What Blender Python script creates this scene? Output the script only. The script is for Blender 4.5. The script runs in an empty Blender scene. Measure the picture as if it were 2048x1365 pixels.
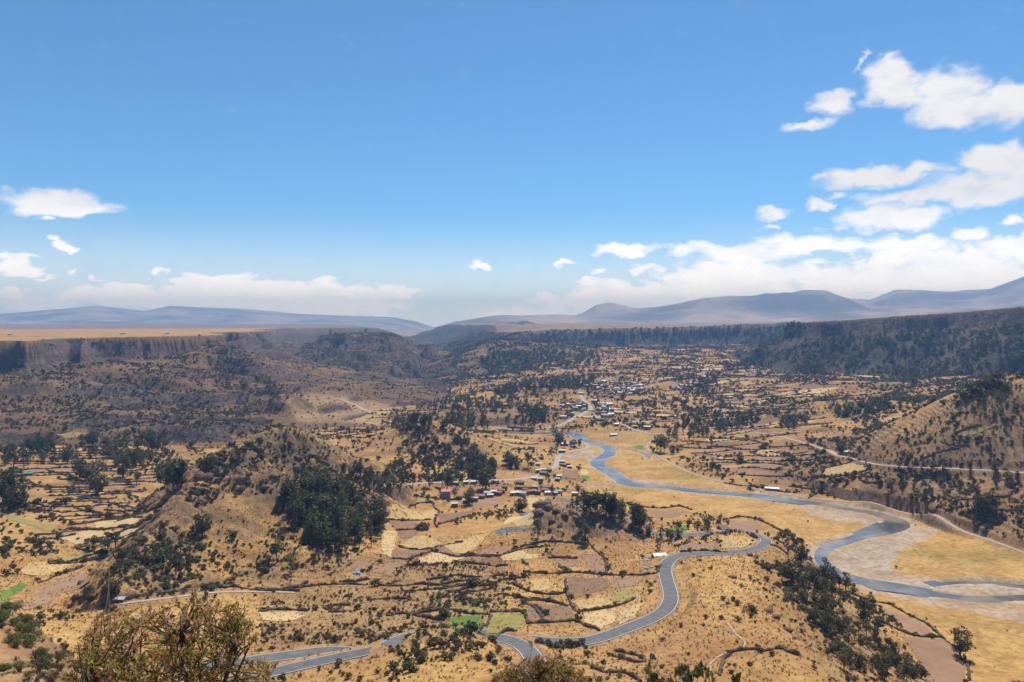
import bpy, bmesh, math, random
import numpy as np
from mathutils import Vector, Matrix
from mathutils.geometry import delaunay_2d_cdt

R = math.radians
rng = np.random.default_rng(7)
random.seed(7)
scene = bpy.context.scene
col = scene.collection

# ------------------------------------------------------------------ camera
F_PX, CX, CY = 1450.0, 1024.0, 682.5          # focal length and centre in photo pixels
CAM_Z = 150.0
PITCH = math.atan(37.5 / F_PX)
cam_d = bpy.data.cameras.new('camera')
cam_d.sensor_width = 36.0
cam_d.lens = 36.0 * F_PX / 2048.0
cam_d.clip_start = 0.2
cam_d.clip_end = 120000.0
cam = bpy.data.objects.new('camera', cam_d)
cam.location = (0, 0, CAM_Z)
cam.rotation_euler = (R(90) - PITCH, 0, 0)
col.objects.link(cam)
scene.camera = cam

# ------------------------------------------------------------------ sun, sky, exposure
SUN_EL, SUN_AZ = R(57), R(20)                 # azimuth clockwise from the view direction (+Y)
sd = bpy.data.lights.new('sun', 'SUN')
sd.energy = 4.3
sd.angle = R(0.53)
sd.color = (1.0, 0.955, 0.88)
sun = bpy.data.objects.new('sun', sd)
sdir = Vector((math.sin(SUN_AZ) * math.cos(SUN_EL), math.cos(SUN_AZ) * math.cos(SUN_EL), math.sin(SUN_EL)))
sun.rotation_euler = sdir.to_track_quat('Z', 'Y').to_euler()
sun.location = (0, 0, 400)
col.objects.link(sun)

world = bpy.data.worlds.new('World')
scene.world = world
world.use_nodes = True
wn, wl = world.node_tree.nodes, world.node_tree.links
wn.clear()

class NT:
    """short helper for building node graphs"""
    def __init__(self, nodes, links):
        self.n, self.l = nodes, links
    def node(self, t, **kw):
        nd = self.n.new(t)
        for k, v in kw.items():
            setattr(nd, k, v)
        return nd
    def put(self, sock, v):
        if isinstance(v, bpy.types.NodeSocket):
            self.l.new(v, sock)
        elif v is not None:
            sock.default_value = v
    def math(self, op, a, b=None, c=None, clamp=False):
        nd = self.node('ShaderNodeMath', operation=op, use_clamp=clamp)
        self.put(nd.inputs[0], a); self.put(nd.inputs[1], b); self.put(nd.inputs[2], c)
        return nd.outputs[0]
    def vmath(self, op, a, b=None):
        nd = self.node('ShaderNodeVectorMath', operation=op)
        self.put(nd.inputs[0], a); self.put(nd.inputs[1], b)
        return nd.outputs['Value'] if op in ('LENGTH', 'DOT_PRODUCT') else nd.outputs[0]
    def noise(self, vec, scale, detail=4, rough=0.55, dist=0.0):
        nd = self.node('ShaderNodeTexNoise')
        self.put(nd.inputs['Vector'], vec)
        nd.inputs['Scale'].default_value = scale
        nd.inputs['Detail'].default_value = detail
        nd.inputs['Roughness'].default_value = rough
        nd.inputs['Distortion'].default_value = dist
        return nd.outputs[0]
    def ramp(self, fac, stops, interp='LINEAR'):
        nd = self.node('ShaderNodeValToRGB')
        nd.color_ramp.interpolation = interp
        el = nd.color_ramp.elements
        while len(el) < len(stops):
            el.new(0.5)
        for e, (p, c) in zip(el, stops):
            e.position = p
            e.color = c if len(c) == 4 else (*c, 1)
        self.put(nd.inputs[0], fac)
        return nd.outputs[0]
    def mapr(self, v, a, b, c=0.0, d=1.0, smooth=False):
        nd = self.node('ShaderNodeMapRange', clamp=True)
        if smooth:
            nd.interpolation_type = 'SMOOTHSTEP'
        self.put(nd.inputs[0], v)
        for i, x in enumerate((a, b, c, d)):
            self.put(nd.inputs[i + 1], x)
        return nd.outputs[0]
    def mix(self, fac, a, b, blend='MIX'):
        nd = self.node('ShaderNodeMix', data_type='RGBA', blend_type=blend)
        self.put(nd.inputs[0], fac); self.put(nd.inputs[6], a); self.put(nd.inputs[7], b)
        return nd.outputs[2]

W = NT(wn, wl)
sky = W.node('ShaderNodeTexSky', sky_type='NISHITA', sun_disc=False)
sky.sun_elevation = SUN_EL
sky.sun_rotation = SUN_AZ
sky.altitude = 3600
sky.air_density = 1.0
sky.dust_density = 0.6
sky.ozone_density = 1.6
tc = W.node('ShaderNodeTexCoord').outputs['Generated']
dirn = W.vmath('NORMALIZE', tc)
sep = W.node('ShaderNodeSeparateXYZ'); W.put(sep.inputs[0], dirn)
az = W.math('ARCTAN2', sep.outputs[0], sep.outputs[1])
el = W.math('ARCSINE', sep.outputs[2])
cmb = W.node('ShaderNodeCombineXYZ'); W.put(cmb.inputs[0], az); W.put(cmb.inputs[1], el)
ang = cmb.outputs[0]
# ragged outline: shift the lookup by noise
wob = W.node('ShaderNodeTexNoise'); W.put(wob.inputs['Vector'], W.vmath('MULTIPLY', ang, (1.0, 1.5, 1)))
wob.inputs['Scale'].default_value = 26; wob.inputs['Detail'].default_value = 4; wob.inputs['Roughness'].default_value = 0.55
wv = W.vmath('MULTIPLY', W.vmath('SUBTRACT', wob.outputs['Color'], (0.5, 0.5, 0.5)), (0.062, 0.040, 0))
angw = W.vmath('ADD', ang, wv)

def px_ang(px, py):
    x, y = (px - CX) / F_PX, -(py - CY) / F_PX
    v = Vector((x, math.cos(PITCH) + y * math.sin(PITCH), -math.sin(PITCH) + y * math.cos(PITCH))).normalized()
    return math.atan2(v.x, v.y), math.asin(v.z)

# cloud bank: centre, half width, half height in photo pixels (turned into sky directions), weight
CLOUDS = [(105, 408, 105, 24, 1), (170, 420, 80, 16, .9), (95, 440, 26, 8, .7), (130, 496, 34, 15, 1), (30, 530, 72, 24, 1), (90, 550, 60, 8, .6), (150, 550, 30, 8, .6), (186, 567, 26, 9, .7),
          (316, 545, 14, 12, .7), (965, 530, 30, 10, .9), (1127, 526, 13, 8, .8), (1010, 546, 10, 4, .4),
          (1775, 150, 52, 36, 1), (1800, 180, 60, 34, 1), (1895, 180, 80, 44, 1.1), (1920, 218, 105, 34, 1.1), (2025, 205, 75, 38, 1.1), (2150, 200, 90, 40, 1), (1770, 118, 18, 8, .7), (1715, 121, 12, 8, .6),
          (1668, 203, 50, 26, 1), (1610, 246, 52, 12, .9), (1640, 358, 24, 8, .7), (1760, 352, 140, 22, 1.1), (1985, 322, 66, 38, 1.1), (2040, 340, 60, 40, 1),
          (1960, 380, 130, 32, 1.1), (1810, 398, 110, 17, .9), (1775, 438, 120, 24, 1.1), (1550, 425, 42, 14, .9), (1540, 452, 26, 8, .6), (2040, 440, 28, 14, .8), (1638, 410, 26, 12, .8), (1680, 395, 34, 10, .6),
          (1245, 503, 80, 16, 1), (1290, 540, 42, 11, .9), (1380, 500, 70, 14, .8), (1470, 512, 110, 22, 1), (1600, 490, 110, 24, 1), (1700, 492, 80, 18, .9), (1800, 490, 110, 20, 1), (1940, 470, 50, 20, .8), (1200, 545, 24, 12, .7), (1165, 563, 18, 8, .6),
          (1760, 525, 100, 20, 1), (1900, 520, 150, 26, 1), (2040, 500, 120, 26, 1),
          (560, 590, 220, 34, 1.15), (420, 572, 130, 26, 1.1), (750, 587, 105, 22, 1.1), (260, 592, 160, 22, 1.0), (90, 602, 170, 18, .95), (640, 612, 240, 24, 1.1), (380, 605, 260, 20, 1.0),
          (1500, 550, 230, 32, 1.1), (1750, 560, 230, 32, 1.15), (1950, 560, 230, 36, 1.15), (1300, 580, 190, 26, 1.05), (1400, 592, 280, 28, 1.1), (1150, 602, 160, 20, .9), (1050, 627, 140, 16, .85), (1750, 600, 340, 26, 1.05)]
acc = None
for c in CLOUDS:
    a0, e0 = px_ang(c[0], c[1])
    a1, _ = px_ang(c[0] + 1, c[1]); _, e1 = px_ang(c[0], c[1] - 1)
    hw, hh, wt = c[2] * (a1 - a0), c[3] * (e1 - e0), c[4]
    ma = W.node('ShaderNodeVectorMath', operation='MULTIPLY_ADD')
    W.put(ma.inputs[0], angw)
    s = (1 / (hw * 1.25), 1 / (hh * 1.4), 0)
    ma.inputs[1].default_value = s
    ma.inputs[2].default_value = (-a0 * s[0], -e0 * s[1], 0)
    d = W.math('MULTIPLY_ADD', W.vmath('LENGTH', ma.outputs[0]), -wt, wt)
    acc = d if acc is None else W.math('SMOOTH_MAX', acc, d, 0.12)
# the same scattered cumulus goes on round the rest of the sky, outside the frame
rest = W.math('MULTIPLY', W.mapr(W.noise(W.vmath('MULTIPLY', ang, (1, 2.4, 1)), 3.2, 5, 0.6), 0.56, 0.72), W.math('MULTIPLY', W.mapr(W.math('ABSOLUTE', az), R(40), R(47)), W.mapr(el, R(34), R(22))))
acc = W.math('MAXIMUM', acc, rest)
# thin hazy veil of distant cloud low over the horizon, all the way round
fine = W.noise(W.vmath('MULTIPLY', ang, (1.0, 2.2, 1)), 34, 5, 0.56)
band = W.math('MULTIPLY', W.mapr(el, R(7.5), R(0.4), 0, 1, True), W.mapr(W.noise(W.vmath('MULTIPLY', ang, (1, 3.2, 1)), 7.5, 5, 0.6), 0.36, 0.64))
dens = W.math('ADD', acc, W.math('MULTIPLY', W.math('SUBTRACT', fine, 0.5), W.mapr(el, R(8), R(3), 0.55, 1.25)))
dens = W.mapr(dens, 0.04, 0.60, 0, 1, True)
low = W.mapr(el, R(10), R(1.0), 1.0, 0.92)
dens = W.math('MULTIPLY', dens, low)
dens = W.math('MAXIMUM', dens, W.math('MULTIPLY', band, 0.5))
horiz = W.mapr(el, R(9.0), R(-0.5), 0, 0.62, True)
dens = W.math('MAXIMUM', dens, horiz)
tone = W.noise(W.vmath('MULTIPLY', angw, (1, 1.7, 1)), 22, 4, 0.55)
ccol = W.ramp(tone, [(0.30, (0.80, 0.83, 0.88)), (0.50, (0.96, 0.965, 0.97)), (0.8, (1.0, 0.995, 0.985))])
hz = W.mapr(el, R(9), R(1), 0, 1, True)
ccol = W.mix(hz, ccol, W.mix(0.4, ccol, (0.82, 0.85, 0.88, 1)))
bg1 = W.node('ShaderNodeBackground'); bg1.inputs[1].default_value = 0.101
W.put(bg1.inputs[0], W.mix(1.0, sky.outputs[0], (0.66, 1.02, 1.19, 1), 'MULTIPLY'))
bg2 = W.node('ShaderNodeBackground'); W.put(bg2.inputs[0], ccol); W.put(bg2.inputs[1], W.mapr(el, R(9), R(1.5), 0.80, 1.75))
mx = W.node('ShaderNodeMixShader')
W.put(mx.inputs[0], dens); wl.new(bg1.outputs[0], mx.inputs[1]); wl.new(bg2.outputs[0], mx.inputs[2])
wo = W.node('ShaderNodeOutputWorld'); wl.new(mx.outputs[0], wo.inputs[0])

world.cycles.sampling_method = 'MANUAL'
world.cycles.sample_map_resolution = 256
vs = scene.view_settings
vs.view_transform = 'Standard'; vs.look = 'None'; vs.gamma = 1.0; vs.exposure = 0.34; vs.use_curve_mapping = False
scene.cycles.use_denoising = True
scene.cycles.max_bounces = 6
scene.cycles.diffuse_bounces = 2
scene.cycles.volume_bounces = 0
scene.cycles.transparent_max_bounces = 8

# ------------------------------------------------------------------ pixel <-> direction
def pix_dir(px, py):
    px, py = np.asarray(px, float), np.asarray(py, float)
    x, y = (px - CX) / F_PX, -(py - CY) / F_PX
    return x, math.cos(PITCH) + y * math.sin(PITCH), -math.sin(PITCH) + y * math.cos(PITCH)

def px_at(px, d, py=700.0):
    """ground point on the bearing of photo column px, d metres out"""
    x, y, _ = pix_dir(px, py)
    n = np.hypot(x, y)
    return x / n * d, y / n * d

def px_z(px, py, z):
    """ground point seen at a pixel if the land there is z metres high"""
    x, y, zz = pix_dir(px, py)
    t = (z - CAM_Z) / zz
    return x * t, y * t

def px_d(px, py, d):
    x, y, zz = pix_dir(px, py)
    n = np.hypot(x, y)
    return x / n * d, y / n * d, CAM_Z + zz / n * d

def project(x, y, z):
    x, y, z = (np.asarray(v, float) for v in (x, y, z))
    dz = z - CAM_Z
    fw = y * math.cos(PITCH) - dz * math.sin(PITCH)
    up = y * math.sin(PITCH) + dz * math.cos(PITCH)
    fw = np.where(fw < 0.1, 0.1, fw)
    return CX + F_PX * x / fw, CY - F_PX * up / fw

# ------------------------------------------------------------------ numpy noise
_p = np.random.default_rng(11).permutation(256)
_p = np.concatenate([_p, _p])
_ga = np.random.default_rng(12).uniform(0, 2 * np.pi, 256)
_gx, _gy = np.cos(_ga), np.sin(_ga)
def perlin(x, y):
    xi, yi = np.floor(x).astype(np.int64), np.floor(y).astype(np.int64)
    xf, yf = x - xi, y - yi
    xi &= 255; yi &= 255
    u, v = xf * xf * xf * (xf * (xf * 6 - 15) + 10), yf * yf * yf * (yf * (yf * 6 - 15) + 10)
    x1, y1 = (xi + 1) & 255, (yi + 1) & 255
    def g(a, b, dx, dy):
        h = _p[_p[a] + b]
        return _gx[h] * dx + _gy[h] * dy
    a = g(xi, yi, xf, yf); b = g(x1, yi, xf - 1, yf)
    c = g(xi, y1, xf, yf - 1); d = g(x1, y1, xf - 1, yf - 1)
    a = a + u * (b - a); c = c + u * (d - c)
    return (a + v * (c - a)) * 1.5
def fbm(x, y, scale, octv=4, gain=0.5, ridged=False):
    s, a, f, t = 0.0, 1.0, 1.0 / scale, 0.0
    for k in range(octv):
        n = perlin(x * f + 17.3 * k, y * f - 9.1 * k)
        if ridged:
            n = 1 - 2 * np.abs(n)
        s = s + a * n; t += a
        a *= gain; f *= 2.03
    return s / t
def sstep(a, b, x):
    t = np.clip((x - a) / (b - a), 0, 1)
    return t * t * (3 - 2 * t)
def in_poly(px, py, poly):
    px, py = np.asarray(px, float), np.asarray(py, float)
    ins = np.zeros(px.shape, bool)
    n = len(poly)
    for i in range(n):
        (x1, y1), (x2, y2) = poly[i], poly[(i + 1) % n]
        if y1 == y2:
            continue
        c = ((y1 > py) != (y2 > py)) & (px < (x2 - x1) * (py - y1) / (y2 - y1) + x1)
        ins ^= c
    return ins
def seg_dist(x, y, pts, vals=None):
    """distance to a polyline and (optionally) values interpolated along it"""
    best = np.full(x.shape, 1e9)
    outv = None if vals is None else [np.zeros(x.shape) for _ in vals]
    for i in range(len(pts) - 1):
        (ax, ay), (bx, by) = pts[i], pts[i + 1]
        dx, dy = bx - ax, by - ay
        L = dx * dx + dy * dy + 1e-9
        t = np.clip(((x - ax) * dx + (y - ay) * dy) / L, 0, 1)
        d = np.hypot(x - ax - t * dx, y - ay - t * dy)
        m = d < best
        best = np.where(m, d, best)
        if outv is not None:
            for k, v in enumerate(vals):
                outv[k] = np.where(m, v[i] + t * (v[i + 1] - v[i]), outv[k])
    return (best, outv) if outv is not None else best
def smooth_line(pts, step=4.0):
    """Catmull-Rom through the points, resampled every `step` metres; columns are interpolated alike"""
    P = np.array(pts, float)
    P = np.vstack([2 * P[0] - P[1], P, 2 * P[-1] - P[-2]])
    out = []
    for i in range(1, len(P) - 2):
        L = np.hypot(*(P[i + 1][:2] - P[i][:2]))
        n = max(2, int(L / step))
        for t in np.linspace(0, 1, n, endpoint=False):
            a, b, c, d = P[i - 1], P[i], P[i + 1], P[i + 2]
            out.append(0.5 * (2 * b + (c - a) * t + (2 * a - 5 * b + 4 * c - d) * t * t + (3 * b - a - 3 * c + d) * t ** 3))
    out.append(P[-2])
    return np.array(out)

# ================================================================== TERRAIN
# heights known at photo pixels (px, py, z); far side and hidden slopes by bearing and distance (px, d, z)
VIS = [(2048,1190,0),(1900,1190,0),(1700,1160,0),(1650,1110,0),(1780,1050,0),(1600,1000,0),(1400,985,0),(1250,965,0),(1200,920,0),(1160,878,0),
 (1950,1130,2),(1850,1100,2),(2048,1150,3),(1560,1035,2),(1450,1015,2.5),(1350,1000,2.5),(1230,985,2.5),(1300,930,3),(1400,960,3),(1250,880,3),
 (1950,1280,2),(2048,1330,2),(1860,1240,2),(1900,1360,3),(1800,1235,3),(2200,1300,3),(2200,1180,2),(2400,1200,6),
 (1640,990,4),(1800,1025,4),(1990,1090,5),(2048,1110,6),(2300,1080,20),
 (1650,900,20),(1540,870,20),(1750,930,25),(1900,940,32),(2048,945,38),(1850,1000,14),(2000,1020,20),(1750,975,14),(1550,940,10),(1450,900,8),(1350,880,6),(2300,940,52),(2300,820,82),
 (1400,840,12),(1500,800,18),(1650,820,26),(1800,850,38),(1900,830,50),(2000,830,60),(2048,820,70),
 (1700,740,40),(1450,730,42),(1900,720,60),(1300,700,60),(1200,790,15),(1250,760,22),(1100,740,30),(1000,770,18),(950,800,10),(1100,830,8),(1000,860,6),(900,800,8),
 (1600,700,58),(1500,690,62),(1800,705,66),(2048,690,82),(2300,690,90),(1150,715,45),(1050,730,32),(1400,760,28),
 (850,760,-5),(800,772,0),(980,752,20),(800,790,3),(700,800,10),(650,790,14),(600,830,12),(750,840,10),(560,830,14),(450,850,14),(300,850,16),(150,850,18),(0,850,20),(-300,850,25),
 (100,900,20),(0,950,24),(200,950,20),(330,950,18),(100,1000,24),(250,1030,22),(60,1060,27),(30,1120,32),(120,1130,28),(200,1130,26),(60,1200,36),(150,1220,38),(250,1200,36),(330,1240,42),(0,1195,38),(-300,1000,34),(-300,1150,60),
 (700,1365,55),(900,1365,62),(1200,1365,55),(1500,1365,52),(1640,1365,48),(550,1365,52),(400,1330,50),
 (1340,1190,32),(1325,1140,30),(1355,1108,28),(1300,1245,34),(1200,1278,37),(1160,1287,38),(1085,1322,42),(1040,1298,41),(980,1272,38),(760,1298,40),(640,1312,42),(500,1325,45),(640,1330,46),(540,1350,48),
 (1540,1085,22),(1500,1103,23),(1460,1062,19),(1400,1068,17.5),(1330,1070,16),(1430,1090,22),
 (1420,1130,33),(1480,1160,37),(1400,1200,37),(1500,1230,42),(1450,1300,45),(1550,1280,44),(1600,1340,47),(1350,1330,46),
 (1490,1130,33),(1545,1200,40),(1620,1300,46),(1590,1125,20),(1650,1200,24),(1700,1300,26),(1750,1365,26),(1850,1365,8),(1800,1300,8),(1640,1130,4),(1700,1180,3),(1560,1052,4),
 (1000,1200,26),(1100,1180,24),(1200,1150,24),(1250,1110,20),(900,1130,20),(1000,1110,17),(800,1080,15),(900,1050,12),(1000,1030,10),(850,1000,10),(1000,970,8),(1100,990,6),(1100,940,6),(900,965,10),(1050,900,8),(1000,880,8),(1180,895,4),
 (700,1170,25),(600,1200,28),(550,1250,34),(800,1230,31),(900,1250,34),(950,1235,33),(450,1205,31),(780,1010,12),(880,945,10)]
# (px, py, distance): hills whose distance is judged instead
BYD = [(1000,677,2450),(950,692,2250),(900,722,2050),(858,757,1900),(840,702,2400),(862,728,2300),(790,1281,224),(820,1271,226),(860,1262,228),(910,1260,232),(950,1264,238),(860,1310,205),(800,1340,195),
 (540,858,580),(610,868,585),(480,880,560),(430,925,540),(387,980,515),(660,905,590),(720,930,590),(790,962,592),
 (600,960,530),(500,960,500),(450,1050,430),(550,1060,430),(650,1090,410),(350,1080,420),(300,1150,370),(450,1150,372),(560,930,545),(640,1000,480),(720,1020,485),
 (860,850,800),(900,860,790),(830,872,780),(940,890,760),
 (1090,1008,478),(1130,1020,475),(1200,1025,470),(1260,1045,468),(1100,1070,445),(1200,1090,430),(1062,1030,470),
 (2048,742,770),(1990,768,790),(1930,790,820),(0,1230,115),(60,1260,108),(120,1300,100),(170,1340,92),(0,1330,85),(80,1360,80)]
HID = [(872,4600,-105),(880,7000,-105),(868,5500,-105),(868,3450,-60),(880,2600,-35),(920,2600,15),(450,578,20),(500,605,22),(415,545,20),(540,700,15),(480,640,16),(400,600,18),(650,680,12),(340,560,19),(395,548,20),(430,575,20),(860,950,8),(920,920,8),(1090,505,10),(1200,500,8),(1280,492,8),(1040,495,11),
 (2048,1000,78),(1960,1000,55),(2300,1000,95),(0,150,76),(100,150,60),(170,130,66),(0,220,48),(150,220,44),(-300,120,105),(-300,250,70),(300,110,74),(300,160,58),
 (700,140,68),(1024,140,70),(1400,140,66),(1800,140,66),(2200,140,70),(2048,240,30),(1900,220,34),(2300,240,36),
 (500,100,78),(1024,100,84),(1600,100,82),(2300,100,88),(-100,60,112),(500,60,103),(1024,60,106),(1600,60,104),(2300,60,108),
 (-200,30,128),(500,30,124),(1024,30,126),(1600,30,125),(2300,30,127),(-200,10,143.5),(500,10,143),(1024,10,143.5),(1600,10,143.3),(2300,10,143.5),
 (-200,5,147),(400,5,146.8),(1024,5,146.7),(1600,5,146.6),(2300,5,146.8),(0,2,148.2),(1024,2,148.2),(2000,2,148.2),(1024,0.5,148.3)]
cx_, cy_, cz_ = [], [], []
for a, b, z in VIS:
    x, y = px_z(a, b, z); cx_.append(x); cy_.append(y); cz_.append(z)
for a, b, d in BYD:
    x, y, z = px_d(a, b, d); cx_.append(x); cy_.append(y); cz_.append(z)
for a, d, z in HID:
    x, y = px_at(a, d); cx_.append(x); cy_.append(y); cz_.append(z)
cx_, cy_, cz_ = map(np.array, (cx_, cy_, cz_))
# far rim of the control net, so that the base stays low and flat beyond
for ph in np.linspace(-100, 100, 15):
    for d, z in ((5000, 20), (12000, 20), (21000, 20)):
        if abs(ph) > 45 or d > 4000:
            cx_ = np.append(cx_, math.sin(R(ph)) * d); cy_ = np.append(cy_, math.cos(R(ph)) * d); cz_ = np.append(cz_, z)
for ph in (-100, -75, -55, 55, 75, 100):
    for d, z in ((3, 148), (8, 146), (30, 136), (100, 112), (300, 85), (800, 70), (2000, 70)):
        cx_ = np.append(cx_, math.sin(R(ph)) * d); cy_ = np.append(cy_, math.cos(R(ph)) * d); cz_ = np.append(cz_, z)
U0, V0 = np.arctan2(cx_, cy_), np.log(np.hypot(cx_, cy_))
CSH = 0.028
def _phi(du, dv):
    return np.sqrt(du * du + dv * dv + CSH * CSH)
_A = _phi(U0[:, None] - U0[None], V0[:, None] - V0[None])
_n = len(U0)
_M = np.zeros((_n + 1, _n + 1)); _M[:_n, :_n] = _A - np.eye(_n) * 0.004; _M[:_n, _n] = 1; _M[_n, :_n] = 1
_w = np.linalg.solve(_M, np.append(cz_, 0))
def base_height(x, y):
    u, v = np.arctan2(x, y).ravel(), np.log(np.maximum(np.hypot(x, y), 0.3)).ravel()
    out = np.empty(u.size)
    for i in range(0, u.size, 40000):
        s = slice(i, i + 40000)
        out[s] = _phi(u[s, None].astype(np.float32) - U0[None].astype(np.float32), v[s, None].astype(np.float32) - V0[None].astype(np.float32)) @ _w[:_n].astype(np.float32) + _w[_n]
    return out.reshape(np.shape(x))

# polar grid round the viewpoint: fine over the valley, coarse far off and out of the frame
PH = np.concatenate([np.linspace(-100, -42, 40)[:-1], np.linspace(-42, 42, 900), np.linspace(42, 100, 40)[1:]]) * math.pi / 180
RR = np.concatenate([np.geomspace(0.6, 100, 70)[:-1], np.geomspace(100, 2300, 640)[:-1], np.geomspace(2300, 21500, 190)])
NP_, NR_ = len(PH), len(RR)
GP, GR = np.meshgrid(PH, RR)                  # rows: distance, columns: bearing
GX, GY = np.sin(GP) * GR, np.cos(GP) * GR
BASE = base_height(GX, GY)
NEAR = GR < 60

# knolls and ridges in the middle distance: px, distance, half width (m), half depth (m), height, sharpness
KNOLLS = [(580,1085,34,44,26,.8),(560,1120,60,50,14,1),
          (1090,1350,130,70,14,1),(1230,1620,110,60,12,1),(1560,1050,80,35,10,1),(1700,1050,70,40,14,1),(1620,1400,120,60,14,1),(1480,1500,120,60,12,1),(980,1100,90,55,12,1),
          (560,1900,140,160,30,1),(860,790,40,35,6,1)]
Z = BASE.copy()
rockm = np.zeros_like(Z)
for px, d, sx, sy, h, sh in KNOLLS:
    x0, y0 = px_at(px, d)
    ph0 = math.atan2(x0, y0)
    ex, ey = math.cos(ph0), -math.sin(ph0)
    uu = (GX - x0) * ex + (GY - y0) * ey
    vv = (GX - x0) * math.sin(ph0) + (GY - y0) * math.cos(ph0)
    q = np.sqrt((uu / sx) ** 2 + (vv / sy) ** 2)
    m = q < 3
    warp = np.zeros_like(Z); warp[m] = fbm(GX[m], GY[m], sx * 0.9, 4) * 0.5
    g = np.exp(-np.maximum(q + warp * (q > 0.1), 0) ** 2 * 0.9)
    Z += h * g
    rockm = np.maximum(rockm, g * 0.6)

# table lands: rim polygons as (photo column, distance), top height, cliff height, cliff run, talus slope
def wpoly(p):
    return [tuple(float(v) for v in px_at(a, d)) for a, d in p]
def signed(poly, x, y):
    d = seg_dist(x, y, poly + [poly[0]])
    return np.where(in_poly(x, y, poly), d, -d)
def angpoly(p):
    return [(math.sin(R(a)) * d, math.cos(R(a)) * d) for a, d in p]
LEFT = angpoly([(-100, 900), (-80, 1000), (-60, 1100), (-45, 1180)]) + wpoly([(0,1230),(55,1225),(98,1250),(118,1345),(140,1375),(160,1300),(205,1400),(300,1425),(400,1475),(448,1510),(472,1640),(436,1900),(452,2080),(480,2060),(530,2140),(548,2320),(515,2650),(560,3350),(640,3450),(750,3350),(765,3500),(720,4300),(690,6500),(660,9500),(640,21000)]) + angpoly([(-60, 21400), (-100, 21400)])
RIGHT = wpoly([(985,3120),(1020,2880),(1100,2850),(1180,2930),(1250,2950),(1330,3040),(1400,3000),(1500,3010),(1575,2880),(1602,2350),(1588,2010),(1650,1915),(1720,1930),(1800,1850),(1900,1860),(2048,1750)]) + angpoly([(45, 1700), (60, 1500), (80, 1300), (100, 1200), (100, 21400), (60, 21400)]) + wpoly([(940, 21000), (930, 9000), (905, 5200), (925, 4600), (1000, 4300)])
BUTTE = wpoly([(655,2340),(680,2230),(720,2200),(760,2210),(785,2300),(770,2480),(700,2520)])
BENCH = wpoly([(610,2250),(660,2080),(740,2030),(815,2080),(850,2280),(842,2700),(790,2900),(640,2800)])
MID = GR > 700
xm, ym = GX[MID], GY[MID]
zm = Z[MID]; rk = rockm[MID]
cls = np.zeros(GX.shape, int)                 # 0 valley, 1 left table land, 2 right table land, 3 butte, 4 far range left, 5 far range right
cm = cls[MID]
gull = fbm(xm, ym, 160, 4, 0.55, True)
big = fbm(xm + 900, ym, 420, 4)
azm = np.arctan2(xm, ym)
rm = np.hypot(xm, ym)
topL = 124 + 2.0 * fbm(xm, ym, 300, 3) + sstep(2500, 9000, rm) * 4
axr = CX + F_PX * np.tan(np.clip(azm, -1.2, 1.2))
topR = np.interp(axr, [850, 1000, 1100, 1300, 1500, 1650, 1800, 2048, 2600], [128, 106, 121, 128, 143, 152, 163, 181, 195])
topR = np.where(rm > 3600, np.maximum(topR, 136), topR) + 2.0 * fbm(xm, ym, 350, 3)
def profile(s, top, c, w, m, m2=None, knee=1e9):
    t = np.maximum(-s - w, 0)
    drop = np.minimum(t, knee) * m + np.maximum(t - knee, 0) * (m if m2 is None else m2)
    return np.where(s >= 0, top, np.where(s > -w, top + c * s / w, top - c - drop))
for poly, top, c, w, m, kn, m2, wa, k in ((LEFT, topL, 36, 6, 0.24, 150, 0.115, 18, 1), (RIGHT, topR, 34, 22, 0.52, 1e9, None, 24, 2), (BENCH, 60 + 16 * big + 14 * gull, 18, 24, 0.32, 1e9, None, 50, 3), (BUTTE, 104 + 16 * big + 9 * gull, 24, 26, 0.36, 1e9, None, 42, 3)):
    s = signed(poly, xm, ym)
    far = np.clip(rm / 1400, 1, 3)
    s = s + wa * gull * far * 0.6 + wa * 0.8 * big * far - (30 if k == 1 else 0)
    flute = fbm(xm, ym, 34, 3, 0.6, True)
    s = s + 2.5 * flute * (np.abs(s + 8) < 60) + 9 * fbm(xm, ym + 70, 75, 3) * (np.abs(s + 8) < 120)
    if k == 2:
        west = sstep(1190, 1030, axr)
        c = 34 - 27 * west; m = 0.52 - 0.19 * west
    if k == 1:
        w = 6 + 46 * sstep(0.12, 0.45, fbm(xm - 900, ym, 330, 3))
    z = profile(s, top, c, w, m, m2, kn)
    # second, lower cliff band part of the way down the talus
    if k in (1, 2):
        b = sstep(-95, -110, s + 14 * big) * sstep(-0.25, 0.25, fbm(xm - 400, ym, 260, 3) + 0.1)
        z = z - b * 11
    z = z + np.where(s < -w, 5.0 * gull * np.clip((-s - w) / 60, 0, 1) * np.clip(far, 1, 2), 0)
    hit = z > zm
    cm = np.where(hit, k, cm)
    rk = np.where(hit, np.where(s >= 0, 0.05, np.where(s > -w * 1.4, 1.0, 0.42)), rk)
    zm = np.maximum(zm, z)
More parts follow.
